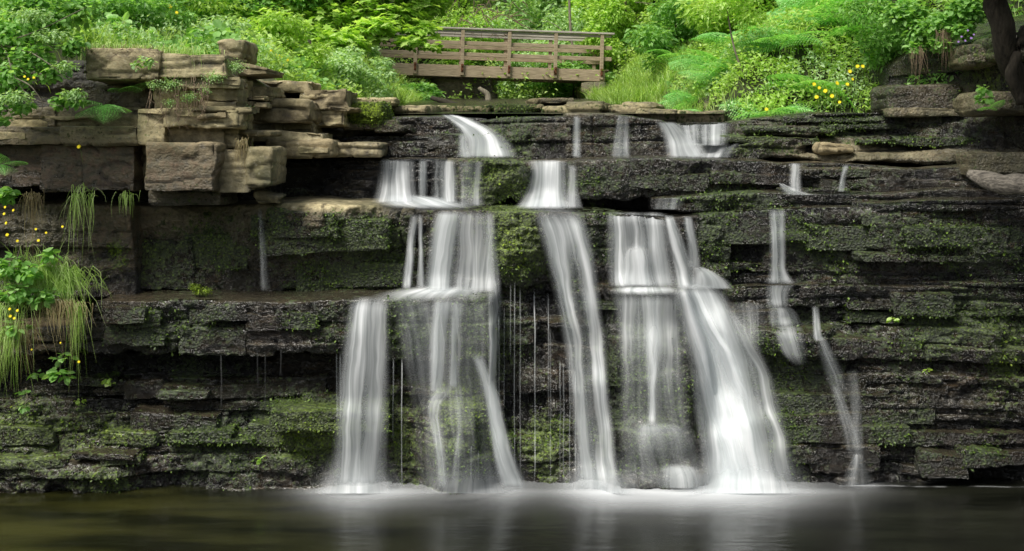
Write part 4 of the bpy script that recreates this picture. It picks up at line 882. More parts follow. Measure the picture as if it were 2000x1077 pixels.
# --- background trees, each with its own crown
def atp(px, Y): return (px-1000)/FPX*Y
TREES = [
 ('tall bright green tree behind the left end of the bridge', 800, 39, 9.5, 3.0, LEAF_LIME, 16000),
 ('broad green tree rising behind the middle of the bridge', 905, 42, 11, 3.2, LEAF_LIME, 18000),
 ('pale green rounded tree above the bridge handrail, right of centre', 1075, 37, 6.5, 2.3, LEAF_PALE, 16000),
 ('pale willowy bush tree at the right end of the bridge', 1190, 35, 3.3, 1.15, LEAF_LIME, 9000),
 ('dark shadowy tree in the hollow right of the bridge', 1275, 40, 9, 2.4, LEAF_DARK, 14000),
 ('tall green tree behind the hollow, with crown out of the picture', 1360, 45, 12, 3.4, LEAF_GREEN, 14000),
 ('bright lime tree at the top of the fern bank', 1480, 34, 9.0, 3.0, LEAF_LIME, 17000),
 ('lime green tree filling the top of the picture above the ferns', 1640, 30, 9, 2.8, LEAF_LIME, 17000),
 ('dark green tree behind the bank at the upper right', 1790, 27, 9, 2.6, LEAF_GREEN, 15000),
 ('bright tree behind the leaning trunk at the right margin', 1950, 24, 8, 2.5, LEAF_GREEN, 12000),
 ('bushy tree on the slope above the left grass', 560, 33, 9, 3.0, LEAF_LIME, 18000),
 ('lime tree at the top of the left grass slope', 420, 28, 8, 2.6, LEAF_LIME, 15000),
 ('green tree in the upper left corner behind the bush', 200, 25, 8, 2.8, LEAF_LIME, 20000),
 ('tree at the far left margin, high up the slope', 20, 22, 7, 2.4, LEAF_LIME, 12000),
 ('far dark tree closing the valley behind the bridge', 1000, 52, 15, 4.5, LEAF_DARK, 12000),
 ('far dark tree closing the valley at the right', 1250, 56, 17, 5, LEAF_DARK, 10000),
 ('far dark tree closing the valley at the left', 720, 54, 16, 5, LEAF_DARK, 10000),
]
for i, (lab, px, Y, h, w, m, n) in enumerate(TREES):
    tree(lab, atp(px, Y), Y, h, w, m, 1000+i*13, leaf=0.19 if Y < 50 else .32, n=n, crown0=0.02, trunk_r=.16)
# bushes behind and under the bridge
BUSH = [
 ('light green bush hanging under the middle of the bridge', 1050, 34, 1.6, 1.6, LEAF_PALE, 6000), ('green bush beneath the right half of the bridge', 1120, 33, 1.4, 1.1, LEAF_GREEN, 5000),
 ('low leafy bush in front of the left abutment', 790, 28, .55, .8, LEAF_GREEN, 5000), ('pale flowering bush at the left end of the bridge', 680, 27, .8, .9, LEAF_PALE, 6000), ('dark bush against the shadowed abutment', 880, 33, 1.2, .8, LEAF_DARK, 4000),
 ('large pale bush behind the middle bridge rails', 985, 35.5, 3.3, 2.0, LEAF_PALE, 11000), ('pale bush behind the right bridge rails', 1110, 34.5, 2.9, 1.3, LEAF_PALE, 9000), ('lime bush behind the left bridge rails', 900, 35, 3.2, 1.6, LEAF_LIME, 10000), ('round bright bush just right of the bridge end', 1200, 33, 2.9, .95, LEAF_LIME, 9000),
 ('dense low bush on the fern bank by the thin trunk', 1320, 24, 1.7, 1.1, LEAF_GREEN, 7000), ('lime bush half way up the fern bank', 1450, 22, 2.0, 1.2, LEAF_LIME, 9000), ('lime bush high on the fern bank', 1580, 22, 2.6, 1.3, LEAF_LIME, 9000), ('dark green bush below the slanting branch', 1700, 19.5, 2.0, 1.0, LEAF_GREEN, 9000),
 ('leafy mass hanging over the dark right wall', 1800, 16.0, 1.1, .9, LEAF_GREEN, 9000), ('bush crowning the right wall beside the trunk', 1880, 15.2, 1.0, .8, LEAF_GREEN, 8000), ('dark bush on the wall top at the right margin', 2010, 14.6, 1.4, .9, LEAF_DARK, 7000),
 ('leafy bush on the left slope behind the grass', 560, 21, 1.7, 1.3, LEAF_GREEN, 8000), ('lime bush low on the left slope with yellow blooms nearby', 545, 17.5, .9, .7, LEAF_LIME, 6000), ('pale bush beside the stream on the left', 665, 19, .9, .8, LEAF_PALE, 6000), ('arching leafy bush at the crest above the olive block', 250, 15.5, .8, .8, LEAF_GREEN, 6000), ('low pale bush above the grey rock', 430, 16.5, .7, .7, LEAF_PALE, 5000), ('lime bush in the left grass slope', 350, 20, 1.6, 1.4, LEAF_LIME, 8000),
]
for i, (lab, px, Y, h, w, m, n) in enumerate(BUSH):
    tree(lab, atp(px, Y), Y, h, w, m, 1400+i*11, leaf=.13 if Y > 20 else .085, n=n, crown0=0.0, trunk_r=.03, name='bush', cat='bush', clumps=26, cs=.36)
# maple at centre left with boughs over the bridge end
tm = empty('sycamore_tree', P(520, 190, 21), 'sycamore with lobed leaves whose boughs hang over the left end of the bridge', 'tree')
o0 = np.array(tm.location); rel = lambda px, py, Y: P(px, py, Y)-o0
boughs = [((555, 60), (650, 40), (800, 95), 20.5), ((540, 40), (640, 90), (700, 105), 20), ((550, 20), (700, 20), (850, 50), 21), ((545, 30), (600, 70), (620, 110), 19.5), ((530, 20), (470, 40), (460, 60), 20), ((540, 10), (620, -10), (760, -10), 21), ((540, 10), (560, -30), (600, -60), 21)]
pr = [tube([rel(520, 200, 21), rel(508, 120, 21), rel(545, 50, 21), rel(530, -60, 21)], [.17, .13, .10, .07], 9, .4, 5)]
cl = []
for (a, b, c, Y) in boughs:
    pr.append(tube([rel(*a, 21), rel(*b, Y), rel(*c, Y)], [.05, .03, .01], 6, .4, 9))
for (px, py, Y, r) in [(800, 80, 20.3, .24), (745, 50, 20.3, .34), (715, 60, 20.4, .45), (680, 90, 20, .28), (655, 80, 20, .5), (620, 100, 19.8, .38), (640, 30, 20.5, .55), (590, 60, 20, .45), (700, 15, 20.8, .5), (770, 30, 20.8, .5), (820, 55, 20.6, .32), (830, 10, 21, .4), (560, 20, 20.5, .5), (500, 35, 20, .45), (470, 65, 19.6, .35), (520, 80, 20.5, .30), (600, -20, 20.5, .7), (700, -40, 21, .8), (800, -30, 21, .7), (500, -20, 20.5, .7), (670, 125, 20, .2), (610, 135, 19.8, .25), (640, 155, 20.2, .2), (845, 90, 20.2, .10)]:
    c = rel(px, py, Y); cl.append((c[0], c[1], c[2], r*1.1, r, r*.45))
V, F = join(pr); link(mesh4('trunk', V, F, BARK), 'trunk', tm)
V, F = foliage(11000, cl, .15, MAPLE, 77, droop=.7, shell=.6, up=1.2)
link(mesh('crown', V, F, LEAF_LIME, False), 'crown', tm)

# big leaning tree on the right margin, its unseen crown added to shade the right of the gorge
tr = empty('leaning_tree', P(1985, 190, 12.6), 'dark mossy leaning tree trunk in the top right corner', 'tree')
o1 = np.array(tr.location); rel1 = lambda px, py, Y: P(px, py, Y)-o1
pr = [tube([rel1(2010, 210, 12.7), rel1(1985, 130, 12.6), rel1(1950, 60, 12.5), rel1(1938, -20, 12.4), rel1(1960, -200, 12.0), rel1(2050, -400, 11.5), rel1(2150, -650, 11)], [.10, .12, .125, .13, .13, .10, .05], 14, .3, 21),
      tube([rel1(2005, 60, 12.6), rel1(1975, 110, 12.45), rel1(1968, 150, 12.5), rel1(1990, 200, 12.5)], [.05, .06, .07, .05], 8, .5, 22),
      tube([rel1(1955, -150, 12.1), rel1(1850, -350, 11), rel1(1800, -520, 10)], [.12, .07, .03], 7, .4, 23)]
V, F = join(pr); link(mesh4('trunk', V, F, BARK), 'trunk', tr)
cl = [(*(np.array([x, y, z])-o1), r, r, r*.5) for x, y, z, r in [(6.5, 12, 8.6, 1.6), (5.2, 10.5, 8.2, 1.5), (7.5, 9.5, 7.6, 1.8), (6.2, 8, 8.0, 1.4), (8.5, 12.5, 8, 1.9), (5.8, 13.5, 9.4, 1.6), (3.7, 9.2, 7.7, 1.0), (4.7, 9, 7.5, 1.2), (3.2, 8, 8.3, .8), (4.4, 10.2, 7.8, 1.1), (5.5, 9.3, 7.0, 1.2), (9, 7, 7, 2.0), (7.4, 11, 6.2, 1.2), (8, 5, 7.5, 1.8)]]  # out-of-frame clumps added towards the sun to block its light
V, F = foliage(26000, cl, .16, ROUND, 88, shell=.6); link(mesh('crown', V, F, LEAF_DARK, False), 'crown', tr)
# slanting branch tree and thin trunks
def trunk_only(label, pts, rad, mat, cl=None, leafm=None, n=0, leaf=.08, seed=1, extra=(), name='sapling'):
    b = P(*pts[0]); t = empty(name, b, label, 'tree')
    pr = [tube([P(*p)-b for p in pts], rad, 8, .35, seed)]
    for e, er in extra: pr.append(tube([P(*p)-b for p in e], er, 5, .5, seed+5))
    V, F = join(pr); link(mesh4('trunk', V, F, mat), 'trunk', t)
    if cl:
        V, F = foliage(n, [(*(P(a, c, Y)-b), r*1.2, r, r*.6) for a, c, Y, r in cl], leaf, LEAF, seed+9)
        link(mesh('crown', V, F, leafm, False), 'crown', t)
trunk_only('smooth slanting trunk leaning left at the top right', [(1800, 80, 15.4), (1782, 60, 15.4), (1758, 35, 15.4), (1742, 0, 15.4), (1735, -60, 15.4), (1700, -160, 15.4)], [.07, .06, .055, .05, .04, .02], PALEBARK,
           [(1700, -110, 15.4, .7), (1760, -90, 15.2, .6), (1690, 20, 15.3, .35), (1720, 70, 15.4, .3)], LEAF_GREEN, 5000, .07, 31, name='slanting_tree')
trunk_only('straight thin pale trunk behind the fern bank', [(1346, 135, 27), (1348, 60, 27), (1350, 0, 27), (1352, -80, 27)], [.07, .06, .05, .03], PALEBARK,
           [(1300, 30, 27, .5), (1395, 40, 27, .4), (1330, 90, 27, .35), (1390, -20, 27, .7), (1290, -30, 27, .7)], LEAF_LIME, 3500, .10, 41,
           extra=[([(1348, 35, 27), (1325, 22, 27), (1285, 8, 27), (1240, 5, 27)], [.025, .02, .01]), ([(1347, 110, 27), (1320, 90, 27), (1270, 80, 27)], [.02, .015, .008]), ([(1348, 90, 27), (1370, 70, 27), (1382, 50, 27)], [.02, .015, .008])])
trunk_only('slender curved sapling stem in front of the ferns', [(1467, 215, 16.5), (1458, 170, 16.5), (1440, 110, 16.5), (1425, 60, 16.5), (1418, 0, 16.5), (1416, -60, 16.5)], [.022, .02, .016, .013, .01, .006], PALEBARK,
           [(1440, -10, 16.5, .35), (1400, 10, 16.5, .3), (1460, 30, 16.5, .22)], LEAF_LIME, 1400, .07, 51)
for k, (px, Y, lab) in enumerate([(1130, 33, 'slim grey trunk behind the pale bridge bush'), (1232, 34, 'slim pale trunk at the left of the dark hollow'), (1300, 36, 'slim leaning trunk in the dark hollow'), (870, 38, 'slim trunk behind the left half of the bridge'), (640, 24, 'slim dark trunk left of the bridge among leaves'), (1560, 26, 'slim pale trunk at the top of the fern bank'), (300, 22, 'slim trunk above the left grass slope'), (420, 23, 'thin leaning trunk above the left grass slope')]):
    g = 285-(float(ground_z(atp(px, Y), Y))-H)/Y*FPX; dx = random.uniform(-25, 25)
    trunk_only(lab, [(px, g, Y), (px+dx*.4, g-60, Y), (px+dx*.8, g-140, Y), (px+dx, -60, Y)], [.07, .055, .045, .03], PALEBARK if k % 2 == 0 else BARK, seed=200+k, name='slim_tree',
        extra=[([(px+dx*.5, g-80, Y), (px+dx*.5+35, g-115, Y), (px+dx*.5+70, g-130, Y)], [.02, .012, .006]), ([(px+dx*.7, g-120, Y), (px+dx*.7-30, g-150, Y), (px+dx*.7-60, g-160, Y)], [.02, .012, .006])])
rt = random.Random(8); tw = []
b0 = P(960, 40, 32)
for k in range(40):
    a = (960+rt.uniform(-60, 60), rt.uniform(-10, 60)); dx = rt.uniform(-45, 45)
    tw.append(tube([P(*a, 32+rt.uniform(-.3, .3))-b0, P(a[0]+dx*.5, a[1]+rt.uniform(-12, 18), 32)-b0, P(a[0]+dx, a[1]+rt.uniform(-5, 35), 32)-b0], [.016, .012, .005], 4, .6, k))
V, F = join(tw); tag(link(mesh4('twiggy_bush', V, F, ROOTM), 'twiggy_bush', loc=b0), 'bush of bare tan twigs above the middle of the bridge handrail', 'bush')
trunk_only('gnarled dead stump leaning in the stream under the bridge', [(952, 208, 28), (950, 190, 28), (942, 176, 28), (935, 172, 28)], [.09, .08, .06, .05], PALEBARK, seed=61, name='dead_stump')
trunk_only('mossy fallen branch lying in the stream below the bridge', [(845, 192, 24), (880, 205, 23.5), (920, 214, 23), (960, 212, 23)], [.05, .07, .06, .03], BARK, seed=62, name='fallen_branch')
# driftwood log
b = P(1950, 360, 12.0)
pts = [(1889, 338, 12.2), (1905, 342, 12.15), (1925, 352, 12.1), (1950, 359, 12.05), (1985, 360, 12.0), (2040, 366, 11.9), (2120, 372, 11.8)]
V, F = tube([P(*p)-b for p in pts], [.035, .075, .095, .105, .115, .12, .12], 18, .10, 71)
V = V + 0.010*fbm(V[:, 0]*3, V[:, 1]*25, V[:, 2]*25, 3, 4)[:, None]*unit(V-V.mean(0))
lo = link(mesh4('driftwood_log', V, F, DRIFT), 'driftwood_log', loc=b); tag(lo, 'grey weathered driftwood log resting on the right ledges', 'log')

# ================================================================== FERNS
def frond(L, npin, seed, arch=.55, wid=.17):
    """one fern frond growing along +Y, arching over"""
    t = np.linspace(0.08, 1, npin); y = L*t*cos(arch*.5); z = L*(0.75*t - 0.75*arch*t*t*1.25)
    out = []; k = 6
    for i in range(npin):
        pl = wid*L*3.0*(sin(pi*min(1, t[i]*0.92+.1))**.8)*(1-.35*t[i])+.01
        for sd in (-1, 1):
            # pinna made of small leaflets
            s = np.linspace(0, 1, k, endpoint=False)
            for q in s:
                c = np.array([sd*pl*q, y[i]+pl*.28*q, z[i]-pl*.22*q*q])
                lw = L/npin*.62*(1-q*.75); ll = pl/k*1.25
                d = unit(np.array([sd, .28, -.35*q])); up = np.array([0, 1, .15])
                out.append(np.stack([c-up*lw*.6, c+d*ll*.5-up*lw*.8, c+d*ll, c+d*ll*.5+up*lw*.8+[0, 0, .004]]))
    V = np.concatenate(out); F = np.arange(len(V)).reshape(-1, 4)
    r = tube(np.stack([0*t, y, z], 1)[::3], [.006*L/.6, .002], 4)
    return join([(V, F), r])
def fern_mesh(nf, L, seed, spread=1.0, name='fern'):
    rng = random.Random(seed); parts = []
    for i in range(nf):
        V, F = frond(L*rng.uniform(.75, 1.1), 20, seed+i, rng.uniform(.5, .95))
        a = 2*pi*(i+rng.uniform(-.3, .3))/nf; tilt = rng.uniform(-.35, .3)*spread; tw = rng.uniform(-.4, .4)
        M = np.array(Matrix.Rotation(a, 3, 'Z') @ Matrix.Rotation(tilt, 3, 'X') @ Matrix.Rotation(tw, 3, 'Y'))
        parts.append((V @ M.T, F))
    V, F = join(parts); return mesh4(name, V, F, FERN, False)
FM = [fern_mesh(9, .75, 1), fern_mesh(8, .85, 2), fern_mesh(7, .6, 3), fern_mesh(10, .8, 4)]
ferns = [(1505, 215, 15.6, 1.0, 'big silvery fern at the front of the right bank'), (1570, 210, 16, 1.0, 'wide fern right of the silvery one'), (1690, 205, 15.3, .6, 'small upright fern by the dark boulder'), (1640, 130, 18, 1.3, 'large lime fern high on the right bank'), (1600, 95, 19.5, 1.2, 'lime fern behind the large one'),
         (1320, 210, 16.5, .7, 'low fern at the left foot of the right bank'), (1400, 130, 19, 1.1, 'fern on the left shoulder of the right bank'), (1530, 140, 18.5, 1.2, 'fern in the middle of the right bank'), (1480, 90, 20, 1.2, 'fern near the slender sapling'), (1700, 150, 17.5, 1.1, 'fern under the slanting trunk'),
         (1560, 60, 21, 1.2, 'fern high up among lime leaves'), (1360, 180, 18, .9, 'fern beside the mossy brown rock'), (1660, 60, 20, 1.2, 'fern at the top of the right bank'), (1330, 95, 23, 1.1, 'fern below the thin pale trunk'), (1620, 190, 16, .8, 'fern among yellow flowers on the right bank'), (1440, 175, 17, .8, 'fern above the reddish rock'), (1740, 110, 17, .9, 'fern tucked against the dark right wall')]
for i, (px, py, Y, s, lab) in enumerate(ferns):
    x = atp(px, Y); z = P(px, py, Y)[2]; zg = float(ground_z(x, Y)); 
    o = link(FM[i % 4], 'fern', loc=(x, Y, max(zg-.05, min(z-.3*s, zg+.5)))); o.rotation_euler = (.25, 0, random.uniform(0, 6)); o.scale = (s,)*3; tag(o, lab, 'fern')
for i in range(16):
    px = random.uniform(1340, 1730); Y = random.uniform(16.5, 21); x = atp(px, Y); s = random.uniform(.8, 1.25)
    o = link(FM[i % 4], 'fern', loc=(x, Y, float(ground_z(x, Y))+.12)); o.rotation_euler = (.2, 0, random.uniform(0, 6)); o.scale = (s,)*3
    tag(o, 'lime green fern massed with others on the right bank', 'fern', 'ferns massed on the right bank')
def hang_fern(px, py, Y, dirs, L, label):
    b = P(px, py, Y); parts = []
    for i, (az, dn) in enumerate(dirs):
        V, F = frond(L, 18, i, .4)
        M = np.array(Matrix.Rotation(az, 3, 'Z') @ Matrix.Rotation(dn, 3, 'X')); parts.append((V @ M.T, F))
    V, F = join(parts); o = link(mesh4('hanging_fern', V, F, FERN, False), 'hanging_fern', loc=b); tag(o, label, 'fern')
hang_fern(205, 205, 12.0, [(pi-.5, -.75), (pi+.3, -.9), (pi+.9, -.6), (pi-1.0, -.3)], .38, 'bright fern drooping over the overhanging slabs on the left')
hang_fern(250, 180, 12.2, [(pi-.4, -.3), (pi+.5, -.2), (pi+1.2, 0)], .26, 'small fern in the dark recess under the olive block')
hang_fern(5, 322, 11.7, [(pi-.5, -.3), (pi+.5, -.7), (pi+1.2, -.3), (pi, .1)], .3, 'fern at the left margin above the yellow flowers')
hang_fern(1930, 215, 12.6, [(pi-.5, -.3), (pi+.5, .1)], .22, 'little fern at the foot of the leaning trunk')

# ================================================================== GRASS AND UNDERGROWTH
def blades(pos, hts, lean, wid, rng, nseg=4, bend=.6):
    n = len(pos); az = rng.random(n)*2*pi; d = np.stack([np.cos(az), np.sin(az), 0*az], 1) + lean
    sd = unit(np.stack([-np.sin(az+rng.normal(size=n)*.8), np.cos(az), 0*az], 1))
    t = np.linspace(0, 1, nseg); V = np.zeros((n, nseg, 2, 3))
    bd = bend*(0.4+rng.random(n))
    for i, q in enumerate(t):
        c = pos + d*(hts*bd*q**2)[:, None]; c = c + np.array([0, 0, 1.])*(hts*(q - bd*.55*q**2.2))[:, None]
        w = wid*(1-q**1.5*.92)
        V[:, i, 0] = c - sd*np.asarray(w)[..., None]*.5 if np.ndim(w) else c - sd*w*.5
        V[:, i, 1] = c + sd*w*.5
    V = V.reshape(-1, 3); F = []
    base = (np.arange(n)*nseg*2)[:, None]
    for i in range(nseg-1):
        a = 2*i; F.append(np.concatenate([base+a, base+a+1, base+a+3, base+a+2], 1))
    return V, np.concatenate(F)
def area_pts(n, x0, x1, y0, y1, rng, dens=None):
    x = rng.uniform(x0, x1, n); y = y0 + (y1-y0)*rng.random(n)**1.3
    if dens is not None:
        k = rng.random(n) < dens(x, y); x, y = x[k], y[k]
    return np.stack([x, y, ground_z(x, y)-.02], 1)
rg = np.random.default_rng(5)
inv = lambda x, y: (np.abs(x) < y*.50+.4)*1.0
# left bank
pl_ = area_pts(70000, -9, -2.25, 12.75, 26, rg, lambda x, y: inv(x, y)*np.clip(.15+1.0*vn(x*.8, y*.8, 0*x, 3)+(y<13.4)*.3, .05, 1))
V, F = blades(pl_, .22+.3*rg.random(len(pl_)), np.array([0, -.25, 0]), .012, rg)
tag(link(mesh('grass', V, F, GRASS, False), 'grass'), 'long bright grass on the left bank above the sandstone blocks', 'grass', kind='stuff')
pr_ = area_pts(34000, 2.6, 10, 15.2, 27, rg, lambda x, y: inv(x, y)*np.clip(.6+.9*vn(x*.8, y*.8, 0*x, 4), .15, 1))
V, F = blades(pr_, .16+.26*rg.random(len(pr_)), np.array([-.15, -.25, 0]), .013, rg)
tag(link(mesh('grass', V, F, GRASS, False), 'grass'), 'long bright grass among the ferns on the right bank', 'grass', kind='stuff')
ps_ = np.vstack([area_pts(9000, 2.0, 4.6, 22, 31, rg), area_pts(5000, -5, -2.2, 22, 31, rg)])
V, F = blades(ps_, .3+.4*rg.random(len(ps_)), np.array([0, -.1, 0]), .022, rg)
tag(link(mesh('grass', V, F, GRASS, False), 'grass'), 'pale tufty grass at both ends of the bridge', 'grass', kind='stuff')
# undergrowth of broad leaves
def undergrowth(n, x0, x1, y0, y1, mat, size, hmax, label, seed, ng, tmpl=LEAF):
    rg = np.random.default_rng(seed); p = area_pts(n, x0, x1, y0, y1, rg, lambda x, y: inv(x, y)*np.clip(.5+1.3*vn(x*ng, y*ng, 0*x, seed), 0, 1))
    m = len(p); p[:, 2] += hmax*rg.random(m)**.7*(.6+.6*vn(p[:, 0]*1.5, p[:, 1]*1.5, 0*p[:, 0], seed+1))
    R = frames(rg.normal(size=(m, 3))*.6+[0, -.35, 1], rg.normal(size=(m, 3))+[0, -.5, -.2])
    V, F = scatter(*tmpl, p, R, size*(.6+.8*rg.random(m)))
    tag(link(mesh('undergrowth', V, F, mat, False), 'undergrowth'), label, 'undergrowth', kind='stuff')
undergrowth(90000, -12, -2.4, 13.2, 34, LEAF_LIME, .085, .6, 'bright leafy undergrowth over the left bank', 61, .7)
undergrowth(60000, -12, -2.6, 13.2, 30, LEAF_GREEN, .11, .5, 'darker leafy undergrowth over the left bank', 62, .6, ROUND)
undergrowth(70000, 2.9, 16, 15.5, 36, LEAF_LIME, .08, .6, 'bright leafy undergrowth over the right bank', 63, .7)
undergrowth(40000, 3, 16, 16, 36, LEAF_GREEN, .08, .4, 'darker leafy undergrowth over the right bank', 64, .6, ROUND)
undergrowth(26000, 2.9, 7.5, 15.25, 18.5, LEAF_LIME, .07, .45, 'low bright herbs at the foot of the fern bank', 66, 3.0)
undergrowth(12000, 2.9, 7.5, 15.25, 18.5, LEAF_PALE, .06, .5, 'pale herbs at the foot of the fern bank', 67, 2.2)
undergrowth(12000, -7, -2.6, 13.2, 17, LEAF_PALE, .06, .5, 'pale herbs on the left bank behind the blocks', 68, 2.2)
undergrowth(16000, -6, 7, 31, 44, LEAF_LIME, .12, 1.2, 'leafy undergrowth beyond the bridge', 65, .5)

# ================================================================== NEAR PLANTS ON THE LEFT
def leafy(label, cl, n, size, mat, tmpl, base, stems=(), name='hanging_bush', srad=.006, cat='bush', seed=1, smat=PALEBARK, **kw):
    b = P(*base); t = empty(name, b, label, cat)
    V, F = foliage(n, [(*(P(a, c, Y)-b), r*s, r, r*.75) for a, c, Y, r, s in cl], size, tmpl, seed, **kw)
    link(mesh('leaves', V, F, mat, False), 'leaves', t)
    if stems:
        V, F = join([tube([P(*q)-b for q in s], [srad*1.6, srad, srad*.4], 5, .6, i) for i, s in enumerate(stems)])
        link(mesh4('stems', V, F, smat), 'stems', t)
    return t
leafy('dense leafy bush with bowed bare twigs hanging over the left edge', [(20, 60, 11.6, .3, 1.2), (90, 40, 11.8, .26, 1.2), (60, 110, 11.5, .22, 1.2), (20, 150, 11.4, .24, 1), (100, 140, 11.5, .17, 1.1), (140, 90, 11.8, .15, 1.2), (40, 205, 11.4, .13, 1.2), (-30, 200, 11.4, .24, 1), (120, 195, 11.5, .10, 1.3), (155, 200, 11.5, .06, 1.3), (-30, 90, 11.5, .3, 1), (10, 235, 11.4, .06, 1.2), (60, 5, 11.9, .3, 1.3), (150, 20, 12.2, .25, 1.2)],
      5200, .062, LEAF_GREEN, ROUND, (0, 120, 12.3), [[(-40, 60, 11.9), (15, 95, 11.35), (25, 150, 11.3), (60, 195, 11.3), (120, 208, 11.3)], [(0, 85, 11.8), (50, 70, 11.3), (110, 45, 11.4), (168, 15, 11.6)], [(0, 88, 11.5), (60, 100, 11.3), (110, 135, 11.3), (140, 170, 11.35)], [(30, 155, 11.3), (60, 165, 11.25), (85, 200, 11.3), (75, 235, 11.3)]], seed=3, shell=.7)
leafy('pale leafed rowan like sprays at the upper left corner', [(60, 30, 11.3, .12, 2), (100, 70, 11.3, .10, 2), (30, 190, 11.2, .10, 2), (145, 185, 11.3, .08, 2), (130, 130, 11.3, .07, 2)], 1300, .045, LEAF_PALE, LEAF, (30, 60, 12.2), seed=5, shell=.8, name='leafy_spray')
leafy('broad leaved plant hanging with grass at the left margin', [(20, 520, 11.6, .13, 1.2), (60, 530, 11.6, .10, 1.3), (100, 500, 11.65, .07, 1.2), (30, 570, 11.6, .12, 1.2), (80, 580, 11.65, .10, 1.5), (10, 380, 11.8, .10, 1), (120, 560, 11.75, .07, 1.3), (30, 640, 11.65, .09, 1.2)], 460, .085, LEAF_GREEN, ROUND, (30, 560, 12.2), [[(20, 580, 11.9), (30, 520, 11.6), (40, 480, 11.6)]], seed=7, name='hanging_plant', cat='plant')
leafy('sprig of broad leaves below the left overhang', [(118, 700, 11.8, .05, 1.6), (112, 730, 11.8, .06, 1.4), (130, 735, 11.8, .05, 1.2), (75, 730, 11.8, .05, 1.3)], 60, .085, LEAF_GREEN, ROUND, (118, 720, 12.2), [[(120, 740, 12.1), (118, 715, 11.8), (122, 690, 11.8)]], seed=8, name='leafy_sprig', cat='plant')
leafy('small sprig drooping beside the bottom left moss', [(50, 765, 11.8, .04, 1), (45, 795, 11.8, .03, 1)], 16, .07, LEAF_GREEN, ROUND, (50, 770, 12.1), [[(52, 760, 12), (55, 780, 11.8), (44, 800, 11.8)]], seed=9, name='leafy_sprig', cat='plant')
leafy('two tone seedling with a yellow leaf in the dark recess', [(210, 740, 12.2, .03, 1.5), (215, 750, 12.2, .02, 1.5)], 14, .06, LEAF_LIME, ROUND, (210, 750, 12.4), seed=10, name='seedling', cat='plant')
leafy('yellow green seedling on the dark left face', [(155, 783, 12.2, .03, 1.6)], 9, .055, LEAF_LIME, ROUND, (155, 785, 12.4), seed=11, name='seedling', cat='plant')
leafy('tiny bright seedling low on the left face', [(508, 898, 11.75, .03, .7)], 8, .06, LEAF_LIME, ROUND, (508, 900, 12), seed=12, name='seedling', cat='plant')
leafy('green seedling on the dark right steps', [(1743, 624, 12.2, .03, 1.2)], 12, .06, LEAF_LIME, ROUND, (1743, 628, 12.5), seed=13, name='seedling', cat='plant')
leafy('single small leaf shoot low on the right face', [(1809, 724, 12.1, .02, 1)], 5, .06, LEAF_LIME, ROUND, (1809, 724, 12.4), seed=14, name='seedling', cat='plant')
leafy('grey green trailing plant covering the front of the left stack', [(335, 165, 11.8, .12, 1.1), (300, 165, 11.75, .08, 1), (370, 190, 11.8, .09, 1.6), (420, 150, 11.9, .10, 1.5), (455, 130, 12.1, .12, 1.5), (480, 215, 12.4, .10, 1.1), (330, 200, 11.8, .07, 1.2), (400, 175, 11.9, .08, 1)], 2600, .022, LEAF_PALE, LEAF, (360, 150, 12.2), seed=15, name='trailing_plant', cat='plant', shell=.9)
leafy('cluster of round leaves on the olive block corner', [(285, 120, 11.75, .07, 1.3), (265, 128, 11.75, .04, 1.3)], 70, .05, LEAF_PALE, ROUND, (285, 125, 12.1), seed=16, name='trailing_plant', cat='plant')
leafy('tangled leafy creeper draping the top of the dark right wall', [(1770, 30, 14.6, .25, 1.2), (1800, 60, 14.5, .22, 1.2), (1850, 50, 14.2, .25, 1.3), (1840, 85, 14.1, .12, 1.2), (1785, 95, 14.4, .10, 1), (1890, 20, 14.0, .25, 1), (1880, 60, 13.9, .12, 1)], 3500, .07, LEAF_GREEN, ROUND, (1820, 40, 15), seed=17, name='creeper', cat='plant')
leafy('bright leafed plant at the foot of the leaning trunk', [(1925, 195, 12.7, .06, 1.2), (1920, 175, 12.7, .05, 1)], 60, .07, LEAF_GREEN, ROUND, (1925, 205, 13), seed=18, name='leafy_sprig', cat='plant')
leafy('tuft of yellow green moss and leaves on the left ledge', [(395, 568, 12.1, .06, 2), (380, 560, 12.1, .05, 1.3)], 500, .025, MOSSY, LEAF, (390, 575, 12.3), seed=19, name='moss_tuft', cat='plant')

